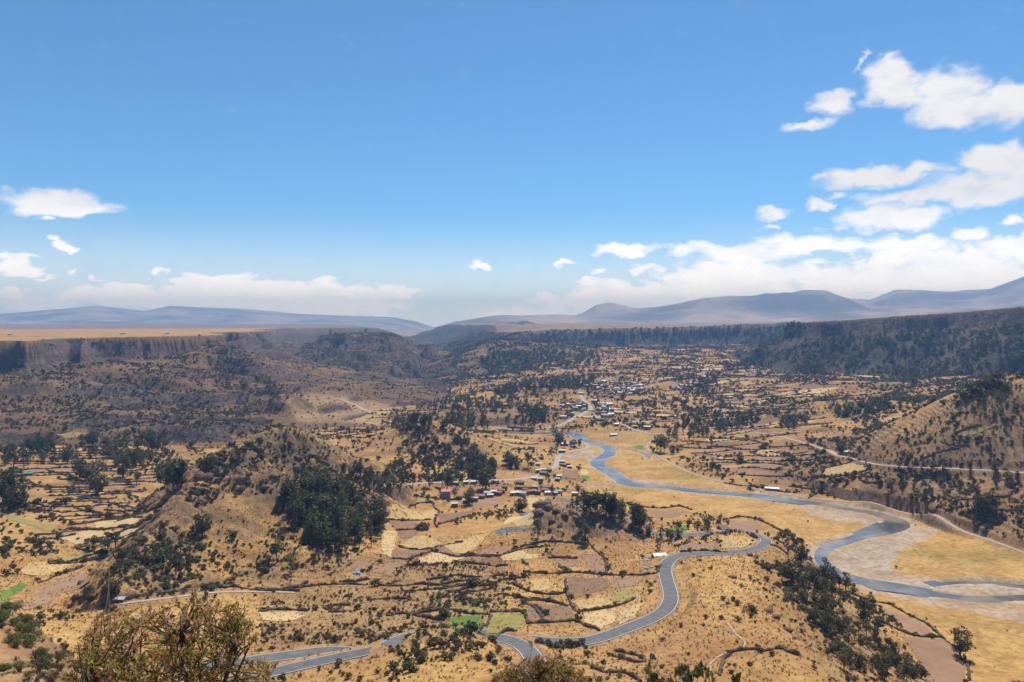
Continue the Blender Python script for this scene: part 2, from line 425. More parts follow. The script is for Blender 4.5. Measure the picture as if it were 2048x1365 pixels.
# ridges of the gorge: crest points (px, py, distance), side slope, class
RIDGES = [([(640,712,2260),(662,694,2290),(685,674,2300),(702,670,2310),(722,677,2310),(755,671,2320),(776,681,2330),(802,690,2350),(836,698,2370),(851,712,2350),(864,734,2300)], .50, 3),
 ([(600,706,2080),(650,708,2060),(720,711,2050),(790,714,2080),(830,722,2120),(850,748,2060)], .42, 3),
 ([(690,661,3500),(720,659,3550),(757,657,3600),(782,664,3600),(800,671,3600),(822,674,3550),(842,684,3500),(860,692,3450),(878,708,3400)], .45, 3),
 ([(1060,641,4700),(1010,647,4600),(962,650,4500),(941,656,4450),(925,668,4400),(905,690,4300),(882,712,4200),(866,727,4100)], .45, 2),
 ([(1150,659,2950),(1090,661,2900),(1045,667,2800),(1000,678,2600),(960,690,2450),(925,701,2300),(900,718,2200),(876,735,2080),(859,752,2000),(845,766,1930)], .46, 2),
 ([(1180,690,2500),(1100,697,2400),(1030,703,2300),(980,716,2150),(930,735,2030)], .36, 2),
 ([(620,780,1500),(645,768,1540),(680,755,1560),(720,748,1580),(748,752,1580),(790,770,1540),(828,786,1480)], .42, 3),
 ([(720,742,1800),(745,735,1830),(770,727,1850),(792,733,1840),(820,752,1800),(842,773,1740)], .48, 3),
 ([(622,735,1850),(645,722,1900),(662,716,1920),(690,733,1880),(715,748,1820)], .45, 3),
 ([(485,668,2100),(530,682,2100),(560,698,2060),(590,715,2020),(625,735,1960),(650,750,1900)], .40, 1),
 ([(425,681,1520),(450,690,1480),(478,706,1440),(505,730,1370),(532,754,1290),(560,778,1220),(592,802,1140)], .30, 1),
 ([(250,742,1300),(330,735,1330),(420,742,1330),(490,752,1290)], .34, 1), ([(120,748,1250),(170,742,1260),(220,756,1210)], .34, 1)]
rn = fbm(xm, ym, 120, 5, 0.55, True); rn2 = fbm(xm, ym, 38, 4, 0.55, True)
for pts_, sl_, k in RIDGES:
    w_ = [px_d(a_, b_, d_) for a_, b_, d_ in pts_]
    lo, hi = min(p[1] for p in w_) - 500, max(p[1] for p in w_) + 500
    se = (ym > lo) & (ym < hi)
    d, (zc,) = seg_dist(xm[se], ym[se], [p[:2] for p in w_], [[p[2] for p in w_]])
    z = zc - sl_ * np.maximum(d - 5, 0) * (1 + 0.30 * rn[se]) + 5 * rn[se] * np.clip(d / 40, 0, 1.5) + 2.0 * rn2[se] * np.clip(d / 15, 0, 1)
    z = z - 4 * sstep(16, 22, d + 8 * rn[se])
    hit = z > zm[se]
    zm[se] = np.where(hit, z, zm[se]); cm[se] = np.where(hit, k, cm[se]); rk[se] = np.where(hit, np.where(d < 26, .6, .42), rk[se])
# strata: hard and soft beds make ledges on the cliffs' aprons
lay = 15.0 + 3 * fbm(xm, ym, 900, 2)
ql = (zm + 7 * fbm(xm + 33, ym, 140, 4)) / lay
fl = ql - np.floor(ql)
wl_ = ((cm == 1) | (cm == 3)) * (rk > 0.1) * (rk < 0.8) * sstep(-.25, .25, fbm(xm, ym - 88, 170, 3)) * 0.85
zm = zm + wl_ * lay * (sstep(0.60, 0.90, fl) - fl)
rk = np.where((wl_ > .3) & (fl > .58) & (fl < .95), np.maximum(rk, .8), rk)
# far ranges from the skyline in the photograph
SKL = [(-600,640,),(-200,632),(0,628),(110,619),(190,611),(245,617),(290,622),(340,612),(400,615),(470,617),(540,622),(600,628),(700,632),(780,634),(830,642),(870,655),(905,669),(940,690),(1100,720)]
SKR = [(880,712),(930,668),(1010,648),(1060,641),(1100,630),(1150,634),(1195,622),(1240,624),(1300,618),(1370,614),(1440,602),(1490,608),(1540,614),(1590,598),(1650,588),(1700,597),(1740,600),(1790,580),(1850,580),(1900,583),(1980,578),(2048,553),(2120,545),(2300,540),(2600,560)]
def skyz(tab, d):
    t = np.array(tab, float)
    e = (645 - np.interp(axr, t[:, 0], t[:, 1])) / F_PX * np.cos(azm)
    return CAM_Z + e * d
rid = fbm(xm, ym, 1500, 6, 0.56, True)
rid2 = fbm(xm + 5000, ym, 900, 4, 0.5)
for tab, d0, wf, wb, k in ((SKL, 16500, 5600, 5000, 4), (SKR, 12500, 4300, 5000, 5)):
    top = skyz(tab, d0)
    q = np.where(rm < d0, (d0 - rm) / wf, (rm - d0) / wb)
    basez = np.interp(axr, [700, 780, 880], [112, 40, -160]) if k == 4 else 138
    sh = np.clip(1 - q, 0, 1)
    sh = sh * sh * (3 - 2 * sh)
    z = basez + (top - basez) * (sh * (1 + 0.34 * (rid - 0.2) * (1 - sh) * 1.6)) + 40 * rid2 * sh * (1 - sh)
    z = z - (95 if k == 4 else 120) * (1 - np.clip(0.5 + 0.5 * fbm(xm + 3000 * k, ym, 1100, 5, 0.55, True), 0, 1)) * sstep(0.03, 0.35, sh) * (1 - 0.75 * sstep(.9, 1, sh))
    z = np.where(top > basez - 60, z, -50)
    inl = (sh > 0.015) & (z > zm)
    cm = np.where(inl, k, cm)
    rk = np.where(inl, 0.25, rk)
    zm = np.where(inl, np.maximum(zm, z), zm)
# near foothills in front of the right-hand range
for px, d, sx, sy, h in ((1100,8400,780,700,100),(1215,9800,480,600,215),(1330,9400,700,700,90),(1440,9000,800,700,235),(1560,9300,430,600,120),(1640,9600,600,700,280),(1660,7400,900,600,60),(1900,7400,900,700,90),(1010,6800,450,600,80)):
    x0, y0 = px_at(px, d)
    q = np.hypot((xm - x0) / sx, (ym - y0) / sy) + 0.25 * rid2
    g = h * np.exp(-np.maximum(q, 0) ** 2 * 1.1)
    zm = zm + np.where((cm == 2) | (cm == 5), g, 0)
    cm = np.where((g > 6) & ((cm == 2) | (cm == 5)) & (rm > 5200), 5, cm)
Z[MID] = zm; rockm[MID] = rk; cls[MID] = cm
VALLEY = cls == 0

# ---- regional roughness masks laid out on the photograph's ground plan
PXG, PYG = project(GX, GY, Z)
def soft_poly(poly, k=0):
    return in_poly(PXG, PYG, poly)
P_PLAIN = [(1140,866),(1250,850),(1330,885),(1345,930),(1500,975),(1640,993),(1800,1022),(1990,1088),(2500,1130),(2500,1365),(1870,1365),(1800,1240),(1690,1160),(1600,1085),(1540,1045),(1440,1030),(1300,1012),(1180,995),(1165,930),(1120,930)]
P_MIDF = [(770,985),(1180,985),(1290,1060),(1330,1100),(1340,1230),(1180,1280),(980,1265),(1000,1130),(850,1130),(760,1150),(700,1160),(730,1100)]
P_LEFTF = [(0,890),(360,930),(370,1000),(260,1100),(240,1160),(100,1215),(0,1210)]
P_TERR = [(1470,985),(1560,940),(1500,900),(1560,880),(2600,850),(2600,1100),(1990,1075),(1800,1015),(1620,985)]
P_HILL = [(370,1000),(400,940),(480,870),(540,850),(620,858),(700,905),(800,965),(790,1000),(640,1110),(560,1160),(420,1200),(200,1200),(260,1100)]
P_ROCK = [(1050,1075),(1070,1000),(1110,995),(1160,1012),(1240,1020),(1300,1050),(1310,1075),(1200,1085)]
P_CLIFF = [(520,880),(600,868),(680,915),(700,960),(610,960),(560,1005),(480,1000),(450,960)]
hillm = soft_poly(P_HILL).astype(float); rocm = soft_poly(P_ROCK).astype(float); clim = soft_poly(P_CLIFF).astype(float)
def blur(a, n):
    n = min(n, 14)
    for _ in range(n):
        a = (a + np.roll(a, 1, 0) + np.roll(a, -1, 0) + np.roll(a, 1, 1) + np.roll(a, -1, 1)) / 5
    return a
hillm, rocm, clim = blur(hillm, 30), blur(rocm, 20), blur(clim, 40)
smooth = blur(np.maximum.reduce([soft_poly(P_PLAIN), soft_poly(P_MIDF), soft_poly(P_LEFTF)]).astype(float), 10)
nearv = (GR < 2600)
x, y = GX[nearv], GY[nearv]
amp = np.clip(np.minimum(GR[nearv] / 120, 1.0), 0.05, 1)
n1 = fbm(x, y, 45, 5, 0.5)
n2 = fbm(x + 300, y, 14, 3, 0.55, True)
v = VALLEY[nearv] * 1.0
dz = v * amp * ((1 - 0.85 * smooth[nearv]) * (1.9 * n1 + 0.35 * n2))
dz += hillm[nearv] * (2.8 * fbm(x, y, 26, 4, 0.55, True)) + clim[nearv] * 7.0 * fbm(x, y + 50, 15, 4, 0.6, True) + rocm[nearv] * 2.6 * fbm(x, y, 11, 4, 0.6, True)
dz += np.where(GR[nearv] > 900, v * 7 * fbm(x, y, 190, 4), 0)
Z[nearv] += dz
# craggy spine of the grassy hill, running down to the lower left
SPINES = [([(600,864,582),(545,857,578),(482,880,558),(430,926,530),(388,982,488),(332,1043,430),(272,1108,378),(218,1163,335)], .62), ([(545,857,578),(612,867,584),(662,903,588),(722,929,588),(788,961,590)], .62), ([(598,902,560),(640,935,540),(680,962,520)], .55), ([(500,905,545),(520,950,512),(505,990,480)], .55)]
sn = (GR > 280) & (GR < 700) & (PXG > 100) & (PXG < 900)
xs_, ys_ = GX[sn], GY[sn]
rg1, rg2 = fbm(xs_, ys_, 16, 4, .55, True), fbm(xs_ + 60, ys_, 40, 3)
for pts_, sl_ in SPINES:
    w_ = [px_d(*p) for p in pts_]
    d, (zc,) = seg_dist(xs_, ys_, [p[:2] for p in w_], [[p[2] for p in w_]])
    z = zc + 1.5 * rg1 - sl_ * np.maximum(d - 1.5, 0) * (1 + .35 * rg2) + 2.2 * rg1 * np.clip(d / 8, 0, 1)
    hit = z > Z[sn]
    Z[sn] = np.maximum(Z[sn], z)
    rockm[sn] = np.where(hit, np.maximum(rockm[sn], .5 * sstep(26, 4, d)), rockm[sn])
# cultivation terraces: risers on the slopes
terr = blur(soft_poly(P_TERR).astype(float), 8)
terr = np.maximum(terr, blur(soft_poly([(1700,880),(1900,795),(2000,765),(2048,738),(2600,720),(2600,870)]).astype(float), 8) * .9)
terr = np.maximum(terr, blur((VALLEY & (GR > 700) & (GR < 2000) & (PXG > 1250)).astype(float), 8) * 0.28)
terr = np.maximum(terr, blur((soft_poly([(0,930),(370,960),(370,1000),(260,1100),(0,1200)]) | soft_poly([(560,1110),(1000,1110),(1000,1260),(560,1260)])).astype(float), 8) * 0.75)
terr = terr * sstep(-0.35, 0.25, fbm(GX, GY, 55, 3))
stp = 2.4 + 0.5 * perlin(GX / 200, GY / 200)
q = (Z + 2.6 * perlin(GX / 60, GY / 60) + 1.0 * perlin(GX / 17, GY / 17)) / stp
fr = q - np.floor(q)
Zt = Z + stp * (sstep(0.62, 0.98, fr) - fr)
Z = np.where(VALLEY, Z + terr * 0.85 * (Zt - Z), Z)
rockm = np.maximum(rockm, np.maximum(clim * 0.5, rocm * 0.5))

# ---- height lookup and ray casting on the grid
_phi_idx = np.arange(NP_)
def gsample(arr, x, y):
    x, y = np.asarray(x, float), np.asarray(y, float)
    i = np.clip(np.interp(np.arctan2(x, y), PH, _phi_idx), 0, NP_ - 1.001)
    j = np.clip(np.interp(np.log(np.maximum(np.hypot(x, y), 0.61)), np.log(RR), np.arange(NR_)), 0, NR_ - 1.001)
    i0, j0 = i.astype(int), j.astype(int)
    a, b = i - i0, j - j0
    return (arr[j0, i0] * (1 - a) + arr[j0, i0 + 1] * a) * (1 - b) + (arr[j0 + 1, i0] * (1 - a) + arr[j0 + 1, i0 + 1] * a) * b
def gz(x, y):
    return gsample(Z, x, y)
def cast(px, py, far=False):
    """first ground point seen at the given pixels (beyond the foreground slope)"""
    px, py = np.atleast_1d(np.asarray(px, float)), np.atleast_1d(np.asarray(py, float))
    dx, dy, dzz = pix_dir(px, py)
    n = np.hypot(dx, dy)
    ph = np.arctan2(dx, dy)
    sl = dzz / n
    ox, oy = np.zeros(px.size), np.zeros(px.size)
    j0 = int(np.searchsorted(RR, 70.0))
    rr = RR[j0:]
    for s in range(0, px.size, 4000):
        e = slice(s, s + 4000)
        i = np.clip(np.interp(ph[e], PH, _phi_idx), 0, NP_ - 1.001); i0 = i.astype(int); a = i - i0
        zz = Z[j0:, i0] * (1 - a) + Z[j0:, i0 + 1] * a
        gap = zz - (CAM_Z + rr[:, None] * sl[e][None])
        hit = gap > 0
        k = np.where(hit.any(0), hit.argmax(0), len(rr) - 1)
        k1 = np.maximum(k - 1, 0)
        g0, g1 = gap[k1, np.arange(k.size)], gap[k, np.arange(k.size)]
        t = np.clip(np.where(g1 - g0 > 1e-9, -g0 / np.maximum(g1 - g0, 1e-9), 1), 0, 1)
        r = rr[k1] + t * (rr[k] - rr[k1])
        ox[e], oy[e] = np.sin(ph[e]) * r, np.cos(ph[e]) * r
    return ox, oy
def cast_pts(pts):
    a = np.array(pts, float)
    xs, ys = cast(a[:, 0], a[:, 1])
    return list(zip(xs.tolist(), ys.tolist()))

# ---- river bed
RIV = [(2500,1225,5),(2200,1205,5),(2048,1196,3.6),(1960,1199,4),(1880,1190,3.6),(1800,1176,3.6),(1730,1166,4.6),(1680,1152,4.5),(1650,1130,4),(1641,1110,3.8),(1662,1092,4),(1715,1076,4.5),(1765,1061,7.5),(1795,1048,8.5),(1775,1034,6.5),(1700,1018,6),(1600,1003,6.5),(1500,991,7),(1400,983,6.5),(1320,974,6.5),(1262,969,7.5),(1238,957,6.5),(1215,942,6),(1195,930,7),(1200,918,5.5),(1217,908,6),(1218,899,5.5),(1200,891,5.5),(1175,883,6),(1158,876,7),(1146,868,8),(1120,866,11),(1085,867,9),(1040,866,9),(1000,858,9)]
a = np.array(RIV, float)
rx, ry = px_z(a[:, 0], a[:, 1], -0.4)
RIVER = smooth_line(np.c_[rx, ry, a[:, 2]], 6.0)
BRA = [(2500,1190,3),(2200,1178,2.5),(2048,1174,2.2),(1980,1165,2),(1910,1166,1.4),(1860,1170,.8)]
a = np.array(BRA, float); bx_, by_ = px_z(a[:, 0], a[:, 1], -0.4)
BRANCH = smooth_line(np.c_[bx_, by_, a[:, 2]], 6.0)
LOW = [(1300,917,1),(1290,908,1.6),(1270,903,1.6),(1255,898,1.2),(1238,896,1)]
a = np.array(LOW, float); bx_, by_ = px_z(a[:, 0], a[:, 1], -0.4)
SIDE = smooth_line(np.c_[bx_, by_, a[:, 2]], 6.0)
TRI = [(1160,974,.4),(1190,972,.8),(1225,970,1.2)]
a = np.array(TRI, float); bx_, by_ = px_z(a[:, 0], a[:, 1], -0.4)
TRIB = smooth_line(np.c_[bx_, by_, a[:, 2]], 6.0)
RIVD = np.full(GX.shape, 1e9)
sel = (GR > 250) & (GR < 1250)
WAT_Z = -0.55
for L in (RIVER, BRANCH, SIDE, TRIB):
    d, (w,) = seg_dist(GX[sel], GY[sel], L[:, :2].tolist(), [L[:, 2]])
    e = d - w + 2.6 * fbm(GX[sel], GY[sel], 26, 4, .6)
    RIVD[sel] = np.minimum(RIVD[sel], e)
    bed = WAT_Z - 0.25 + np.clip(e, -2, 400) * 0.33
    bank = np.where(e < 4.5, bed, np.maximum(bed, 0) + 100 * sstep(30, 60, e))
    zz = Z[sel]
    # the flood plain is pulled to a low level next to the water, the bed is cut into it
    pull = sstep(70, 8, e)
    flat = np.where(zz > 9, zz, zz * (1 - pull) + pull * np.minimum(zz, 1.1))
    Z[sel] = np.minimum(flat, np.where(e < 4.5, bed, flat))

# ---- roads: (px, py) on the ground, or (px, 'd', distance) where hidden
def road_line(pts, step=4.0):
    out = []
    for p in pts:
        if p[1] == 'd':
            out.append(tuple(float(v) for v in px_at(p[0], p[2])))
        else:
            x, y = cast(p[0], p[1]); out.append((float(x[0]), float(y[0])))
    L = smooth_line(out, step)
    for _ in range(14):
        L[1:-1] = (L[:-2] + 2 * L[1:-1] + L[2:]) / 4
    return L
Z_BEFORE = Z.copy()
ROADS = {}
ROADS['main'] = road_line([(330,1345),(400,1332),(500,1322),(600,1317),(690,1306),(745,1299),(785,'d',247),(850,'d',252),(920,'d',256),(965,'d',260),(1000,1274),(1060,1281),(1110,1287),(1165,1287),(1210,1272),(1270,1252),(1315,1236),(1338,1218),(1346,1200),(1341,1180),(1332,1158),(1328,1140),(1334,1122),(1350,1112),(1375,1106),(1405,'d',396),(1445,'d',408),(1475,1106),(1505,1102),(1530,1092),(1534,1080),(1515,1070),(1478,1063),(1440,1063),(1400,1068),(1350,1071),(1315,1068),(1280,'d',500),(1240,'d',530),(1190,'d',560),(1120,'d',590)])
ROADS['lower'] = road_line([(430,1370),(520,1352),(580,1344),(640,1331),(700,1314),(740,1302)])
ROADS['branch'] = road_line([(985,1274),(1012,1279),(1038,1290),(1060,1306),(1075,1328),(1090,1362)])
ROADS['valley'] = road_line([(770,970),(830,967),(900,964),(960,963),(1010,961),(1050,957),(1085,948),(1105,938),(1114,926),(1116,914),(1128,906),(1150,902),(1172,898),(1180,891),(1165,886)])
ROADS['town'] = road_line([(960,852),(1010,856),(1050,858),(1090,857),(1120,851),(1145,838),(1165,828),(1182,820),(1178,810),(1166,800),(1160,790)])
ROADS['dirt_r'] = road_line([(1480,868),(1540,868),(1585,880),(1640,895),(1662,902),(1668,910),(1720,922),(1790,934),(1850,936),(1930,938),(2048,946),(2200,950)])
ROADS['dirt_r2'] = road_line([(1530,867),(1570,865),(1612,862)])
ROADS['dirt_b'] = road_line([(1340,868),(1305,880),(1292,892),(1302,904),(1325,917),(1352,933),(1400,952),(1470,970),(1560,986),(1630,1000),(1700,1003),(1760,1006),(1830,1022),(1890,1045),(1950,1070),(2010,1093),(2100,1125)])
ROADS['dirt_t'] = road_line([(1235,845),(1262,858),(1290,866),(1330,868),(1360,866)])
ROADS['dirt_l'] = road_line([(640,795),(690,802),(715,812),(748,826)])
ROADS['path_l'] = road_line([(240,1208),(300,1200),(360,1193),(420,1183),(470,1178),(540,1182),(590,1185)])
HALF = {'branch': 3.4, 'main': 3.4, 'lower': 3.0, 'valley': 2.9, 'town': 3.4, 'dirt_r': 2.4, 'dirt_r2': 2.0, 'dirt_b': 1.4, 'dirt_t': 2.4, 'dirt_l': 2.4, 'path_l': 1.0}
RZ = {}
for k, L in ROADS.items():
    z = gz(L[:, 0], L[:, 1])
    for _ in range(24 if k in ('main', 'lower', 'branch') else 8):
        z[1:-1] = (z[:-2] + z[1:-1] * 2 + z[2:]) / 4
    if k in ('dirt_b', 'dirt_t', 'dirt_r2', 'dirt_l', 'path_l'):
        z = np.maximum(z, 0.6)
    RZ[k] = z
RZ['lower'][-1] = RZ['lower'][-1]
ROADD = np.full(GX.shape, 1e9)
for k, L in ROADS.items():
    hw = HALF[k]
    mn, mxx = L[:, :2].min(0) - 30, L[:, :2].max(0) + 30
    sel = (GX > mn[0]) & (GX < mxx[0]) & (GY > mn[1]) & (GY < mxx[1])
    stepn = 2 if len(L) > 60 else 1
    LL = L[::stepn]; zz = RZ[k][::stepn]
    d, (zr,) = seg_dist(GX[sel], GY[sel], LL[:, :2].tolist(), [zz])
    ROADD[sel] = np.minimum(ROADD[sel], d - hw)
    t = sstep(hw + (9 if hw > 2.6 else 4), hw + 1.6, d)
    Z[sel] = Z[sel] * (1 - t) + (zr - 0.10) * t
# mean level across a road cut

# ================================================================== MATERIALS
def new_mat(name):
    m = bpy.data.materials.new(name)
    m.use_nodes = True
    m.node_tree.nodes.clear()
    return m, NT(m.node_tree.nodes, m.node_tree.links)
def finish(m, N, color, rough=0.9, bump=None, bump_d=0.1, spec=0.2, extra=None):
    b = N.node('ShaderNodeBsdfPrincipled')
    N.put(b.inputs['Base Color'], color)
    N.put(b.inputs['Roughness'], rough)
    b.inputs['Specular IOR Level'].default_value = spec
    if bump is not None:
        bp = N.node('ShaderNodeBump'); bp.inputs['Distance'].default_value = bump_d; bp.inputs['Strength'].default_value = 1.0
        N.put(bp.inputs['Height'], bump); N.l.new(bp.outputs[0], b.inputs['Normal'])
    o = N.node('ShaderNodeOutputMaterial')
    sh = b.outputs[0]
    if extra:
        sh = extra(N, b)
    N.l.new(sh, o.inputs[0])
    return m
def geo_pos(N):
    return N.node('ShaderNodeNewGeometry').outputs['Position']

def mat_ground():
    m, N = new_mat('dry_land')
    at = N.node('ShaderNodeAttribute', attribute_name='soil').outputs['Color']
    rk = N.node('ShaderNodeAttribute', attribute_name='rocky').outputs['Fac']
    tx = N.node('ShaderNodeAttribute', attribute_name='grain').outputs['Fac']   # size of the mottling, larger far away
    p = geo_pos(N)
    a = N.noise(p, 0.045, 5, 0.6)
    b = N.noise(p, 0.30, 5, 0.65)
    c = N.noise(p, 1.6, 4, 0.7)
    d = N.noise(p, 0.006, 5, 0.6)
    e = N.noise(p, 0.0014, 5, 0.62)
    def rel(t):
        return N.mix(1.0, at, (*t, 1), 'MULTIPLY')
    colr = N.mix(N.mapr(a, 0.40, 0.66, 0, 0.75), at, rel((0.66, 0.53, 0.46)))
    colr = N.mix(N.mapr(b, 0.46, 0.66, 0, 0.72), colr, rel((0.48, 0.40, 0.36)))
    colr = N.mix(N.mapr(b, 0.44, 0.28, 0, 0.6), colr, rel((1.16, 1.17, 1.12)))
    colr = N.mix(N.math('MULTIPLY', N.mapr(c, 0.52, 0.74, 0, 0.66), N.mapr(tx, 0, 1, 0.45, 1)), colr, rel((0.28, 0.28, 0.30)))
    # scrub and stones far off, below the size of a shrub
    colr = N.mix(N.math('MULTIPLY', N.mapr(d, 0.46, 0.66), N.math('MULTIPLY', tx, 0.55)), colr, rel((0.40, 0.38, 0.40)))
    # bare rock: layered, streaked
    sc = N.node('ShaderNodeMapping'); sc.inputs['Scale'].default_value = (1, 1, 0.25)
    N.put(sc.inputs['Vector'], p)
    r1 = N.noise(sc.outputs[0], 0.22, 6, 0.68)
    st = N.node('ShaderNodeMapping'); st.inputs['Scale'].default_value = (0.02, 0.02, 0.35); N.put(st.inputs['Vector'], p)
    r2 = N.noise(st.outputs[0], 1.0, 4, 0.6)
    rock = N.ramp(N.math('ADD', N.math('MULTIPLY', r1, 0.6), N.math('MULTIPLY', r2, 0.4)), [(0.34, (0.05, 0.038, 0.032)), (0.50, (0.115, 0.085, 0.068)), (0.68, (0.25, 0.18, 0.135))])
    nz = N.node('ShaderNodeSeparateXYZ'); N.put(nz.inputs[0], N.node('ShaderNodeNewGeometry').outputs['True Normal'])
    steep = N.mapr(nz.outputs[2], 0.90, 0.66)
    rf = N.math('MULTIPLY', N.math('MULTIPLY', rk, 1.15), N.mapr(N.math('ADD', r1, N.math('MULTIPLY', steep, 0.4)), 0.46, 0.72), clamp=True)
    rf = N.math('MAXIMUM', rf, N.math('MULTIPLY', steep, 0.65))
    colr = N.mix(rf, colr, rock)
    h = N.math('ADD', N.math('MULTIPLY', c, 0.35), N.math('ADD', N.math('MULTIPLY', b, 1.0), N.math('MULTIPLY', N.math('MULTIPLY', r1, rk), 4.0)))
    return finish(m, N, colr, 0.95, h, 0.55, 0.1)
M = {}
M['ground'] = mat_ground()

def mat_simple(name, col0, col1, scale=0.5, rough=0.9, bump=0.0, spec=0.2, lo=0.35, hi=0.65, detail=5):
    m, N = new_mat(name)
    n = N.noise(geo_pos(N), scale, detail, 0.62)
    c = N.ramp(n, [(lo, col0), (hi, col1)])
    c = N.mix(N.mapr(N.noise(geo_pos(N), scale * 7, 3, 0.6), 0.4, 0.7, 0, 0.3), c, tuple(v * 0.6 for v in col0[:3]) + (1,))
    return finish(m, N, c, rough, n if bump else None, bump, spec)
M['asphalt'] = mat_simple('asphalt', (0.115, 0.113, 0.115), (0.175, 0.17, 0.168), 0.35, 0.85)
M['paint'] = mat_simple('road_paint', (0.55, 0.54, 0.5), (0.72, 0.71, 0.67), 1.2, 0.7)
M['dirt'] = mat_simple('dirt_track', (0.40, 0.30, 0.20), (0.50, 0.39, 0.27), 0.3, 0.95)
M['village_road'] = mat_simple('village_road', (0.36, 0.31, 0.26), (0.44, 0.39, 0.33), 0.3, 0.9)
M['stone_wall'] = mat_simple('dry_stone', (0.075, 0.055, 0.04), (0.19, 0.14, 0.10), 1.3, 0.95, 0.3)
M['boulder'] = mat_simple('boulder', (0.30, 0.26, 0.23), (0.62, 0.57, 0.52), 1.3, 0.9, 0.2)
M['concrete'] = mat_simple('concrete', (0.42, 0.38, 0.33), (0.55, 0.5, 0.45), 0.8, 0.9)
def mat_field(name, a, b, scale=0.12):
    m, N = new_mat(name)
    p = geo_pos(N)
    n = N.noise(p, scale, 5, 0.6)
    f = N.noise(p, 1.4, 4, 0.68)
    c = N.ramp(n, [(0.34, a), (0.66, b)])
    rnd = N.node('ShaderNodeObjectInfo').outputs['Random']
    c = N.mix(N.mapr(rnd, 0, 1, 0, 0.22), c, tuple(v * 0.72 for v in a[:3]) + (1,))
    c = N.mix(N.mapr(f, 0.50, 0.74, 0, 0.42), c, tuple(v * 0.45 for v in a[:3]) + (1,))
    return finish(m, N, c, 0.95, f, 0.12, 0.1)
M['f_gold'] = mat_field('stubble_gold', (0.46, 0.30, 0.125), (0.58, 0.40, 0.17))
M['f_pale'] = mat_field('stubble_pale', (0.52, 0.36, 0.165), (0.62, 0.44, 0.21))
M['f_brown'] = mat_field('ploughed_brown', (0.235, 0.14, 0.082), (0.31, 0.185, 0.11))
M['f_rose'] = mat_field('ploughed_rose', (0.30, 0.175, 0.105), (0.375, 0.23, 0.14))
M['f_green'] = mat_field('crop_green', (0.10, 0.185, 0.03), (0.165, 0.25, 0.05), 0.25)
M['f_mix'] = mat_field('crop_mixed', (0.24, 0.21, 0.06), (0.33, 0.27, 0.085), 0.35)
M['f_olive'] = mat_field('grass_olive', (0.29, 0.235, 0.08), (0.38, 0.30, 0.11), 0.2)
def mat_water():
    m, N = new_mat('river_water')
    p = geo_pos(N)
    n = N.noise(p, 0.9, 3, 0.6)
    dn = N.noise(p, 0.035, 5, 0.6)
    c = N.ramp(dn, [(0.36, (0.07, 0.085, 0.09)), (0.50, (0.15, 0.14, 0.12)), (0.62, (0.27, 0.235, 0.19))])
    return finish(m, N, c, 0.12, n, 0.035, 0.5)
M['water'] = mat_water()

def tag(o, label=None, cat=None, group=None, kind=None):
    if label: o['label'] = label
    if cat: o['category'] = cat
    if group: o['group'] = group
    if kind: o['kind'] = kind
    return o
def mesh_obj(name, verts, faces, mat=None, parent=None, smooth=False):
    me = bpy.data.meshes.new(name)
    me.from_pydata([tuple(map(float, v)) for v in verts], [], [tuple(map(int, f)) for f in faces])
    if mat is not None:
        me.materials.append(mat)
    if smooth:
        me.polygons.foreach_set('use_smooth', np.ones(len(me.polygons), bool))
    o = bpy.data.objects.new(name, me)
    if parent is not None:
        o.parent = parent
    col.objects.link(o)
    return o
def fast_mesh(name, V, F, mat, smooth=True):
    me = bpy.data.meshes.new(name)
    n, k = F.shape
    me.vertices.add(len(V)); me.vertices.foreach_set('co', V.astype(np.float32).ravel())
    me.loops.add(n * k); me.loops.foreach_set('vertex_index', F.astype(np.int32).ravel())
    me.polygons.add(n); me.polygons.foreach_set('loop_start', np.arange(0, n * k, k, dtype=np.int32))
    if mat: me.materials.append(mat)
    if smooth: me.polygons.foreach_set('use_smooth', np.ones(n, bool))
    me.update(calc_edges=True)
    return me

# ================================================================== LAND COLOURS
def lerp(c, m, to):
    m = np.clip(m, 0, 1)[..., None]
    return c * (1 - m) + np.array(to) * m
PXG, PYG = project(GX, GY, Z)
C = np.zeros(GX.shape + (3,)); C[:] = (0.535, 0.322, 0.114)
nA = fbm(GX, GY, 90, 4); nB = fbm(GX + 777, GY, 28, 4); nC = fbm(GX, GY + 400, 600, 4)
C = lerp(C, sstep(-0.1, 0.5, nA) * 0.6, (0.38, 0.205, 0.092))
C = lerp(C, sstep(0.0, 0.5, nB) * 0.5, (0.58, 0.36, 0.14))
grain = np.full(GX.shape, 0.35)
grain = np.where(GR > 650, 0.7, grain)
def region(poly, n=6):
    return blur(soft_poly2(poly).astype(float), n)
def soft_poly2(poly):
    return in_poly(PXG, PYG, poly)
# rubble and scrub ground
rub = region([(520,1110),(1010,1110),(1010,1280),(760,1290),(520,1290)])
C = lerp(C, rub * 0.55, (0.31, 0.205, 0.105)); grain = np.maximum(grain, rub * 0.8)
tl = region([(0,700),(480,700),(620,850),(300,870),(0,880)])
C = lerp(C, tl * sstep(-.45, .1, nA) * 0.8, (0.19, 0.118, 0.062)); grain = np.maximum(grain, tl)
trr = region(P_TERR); C = lerp(C, trr * 0.6, (0.30, 0.175, 0.085)); grain = np.maximum(grain, trr * 0.6)
hl = hillm; C = lerp(C, hl * sstep(-0.3, 0.35, nB + .5 * fbm(GX, GY, 11, 3)) * 0.75, (0.24, 0.16, 0.085)); grain = np.maximum(grain, hl * 0.8)
C = lerp(C, region([(480,880),(540,850),(620,860),(690,910),(600,905),(500,900)]) * 0.7, (0.37, 0.265, 0.095))
spurE = region([(1500,1120),(1590,1080),(1850,1350),(1850,1365),(1660,1365),(1560,1230)])
C = lerp(C, spurE * 0.45, (0.36, 0.235, 0.115))
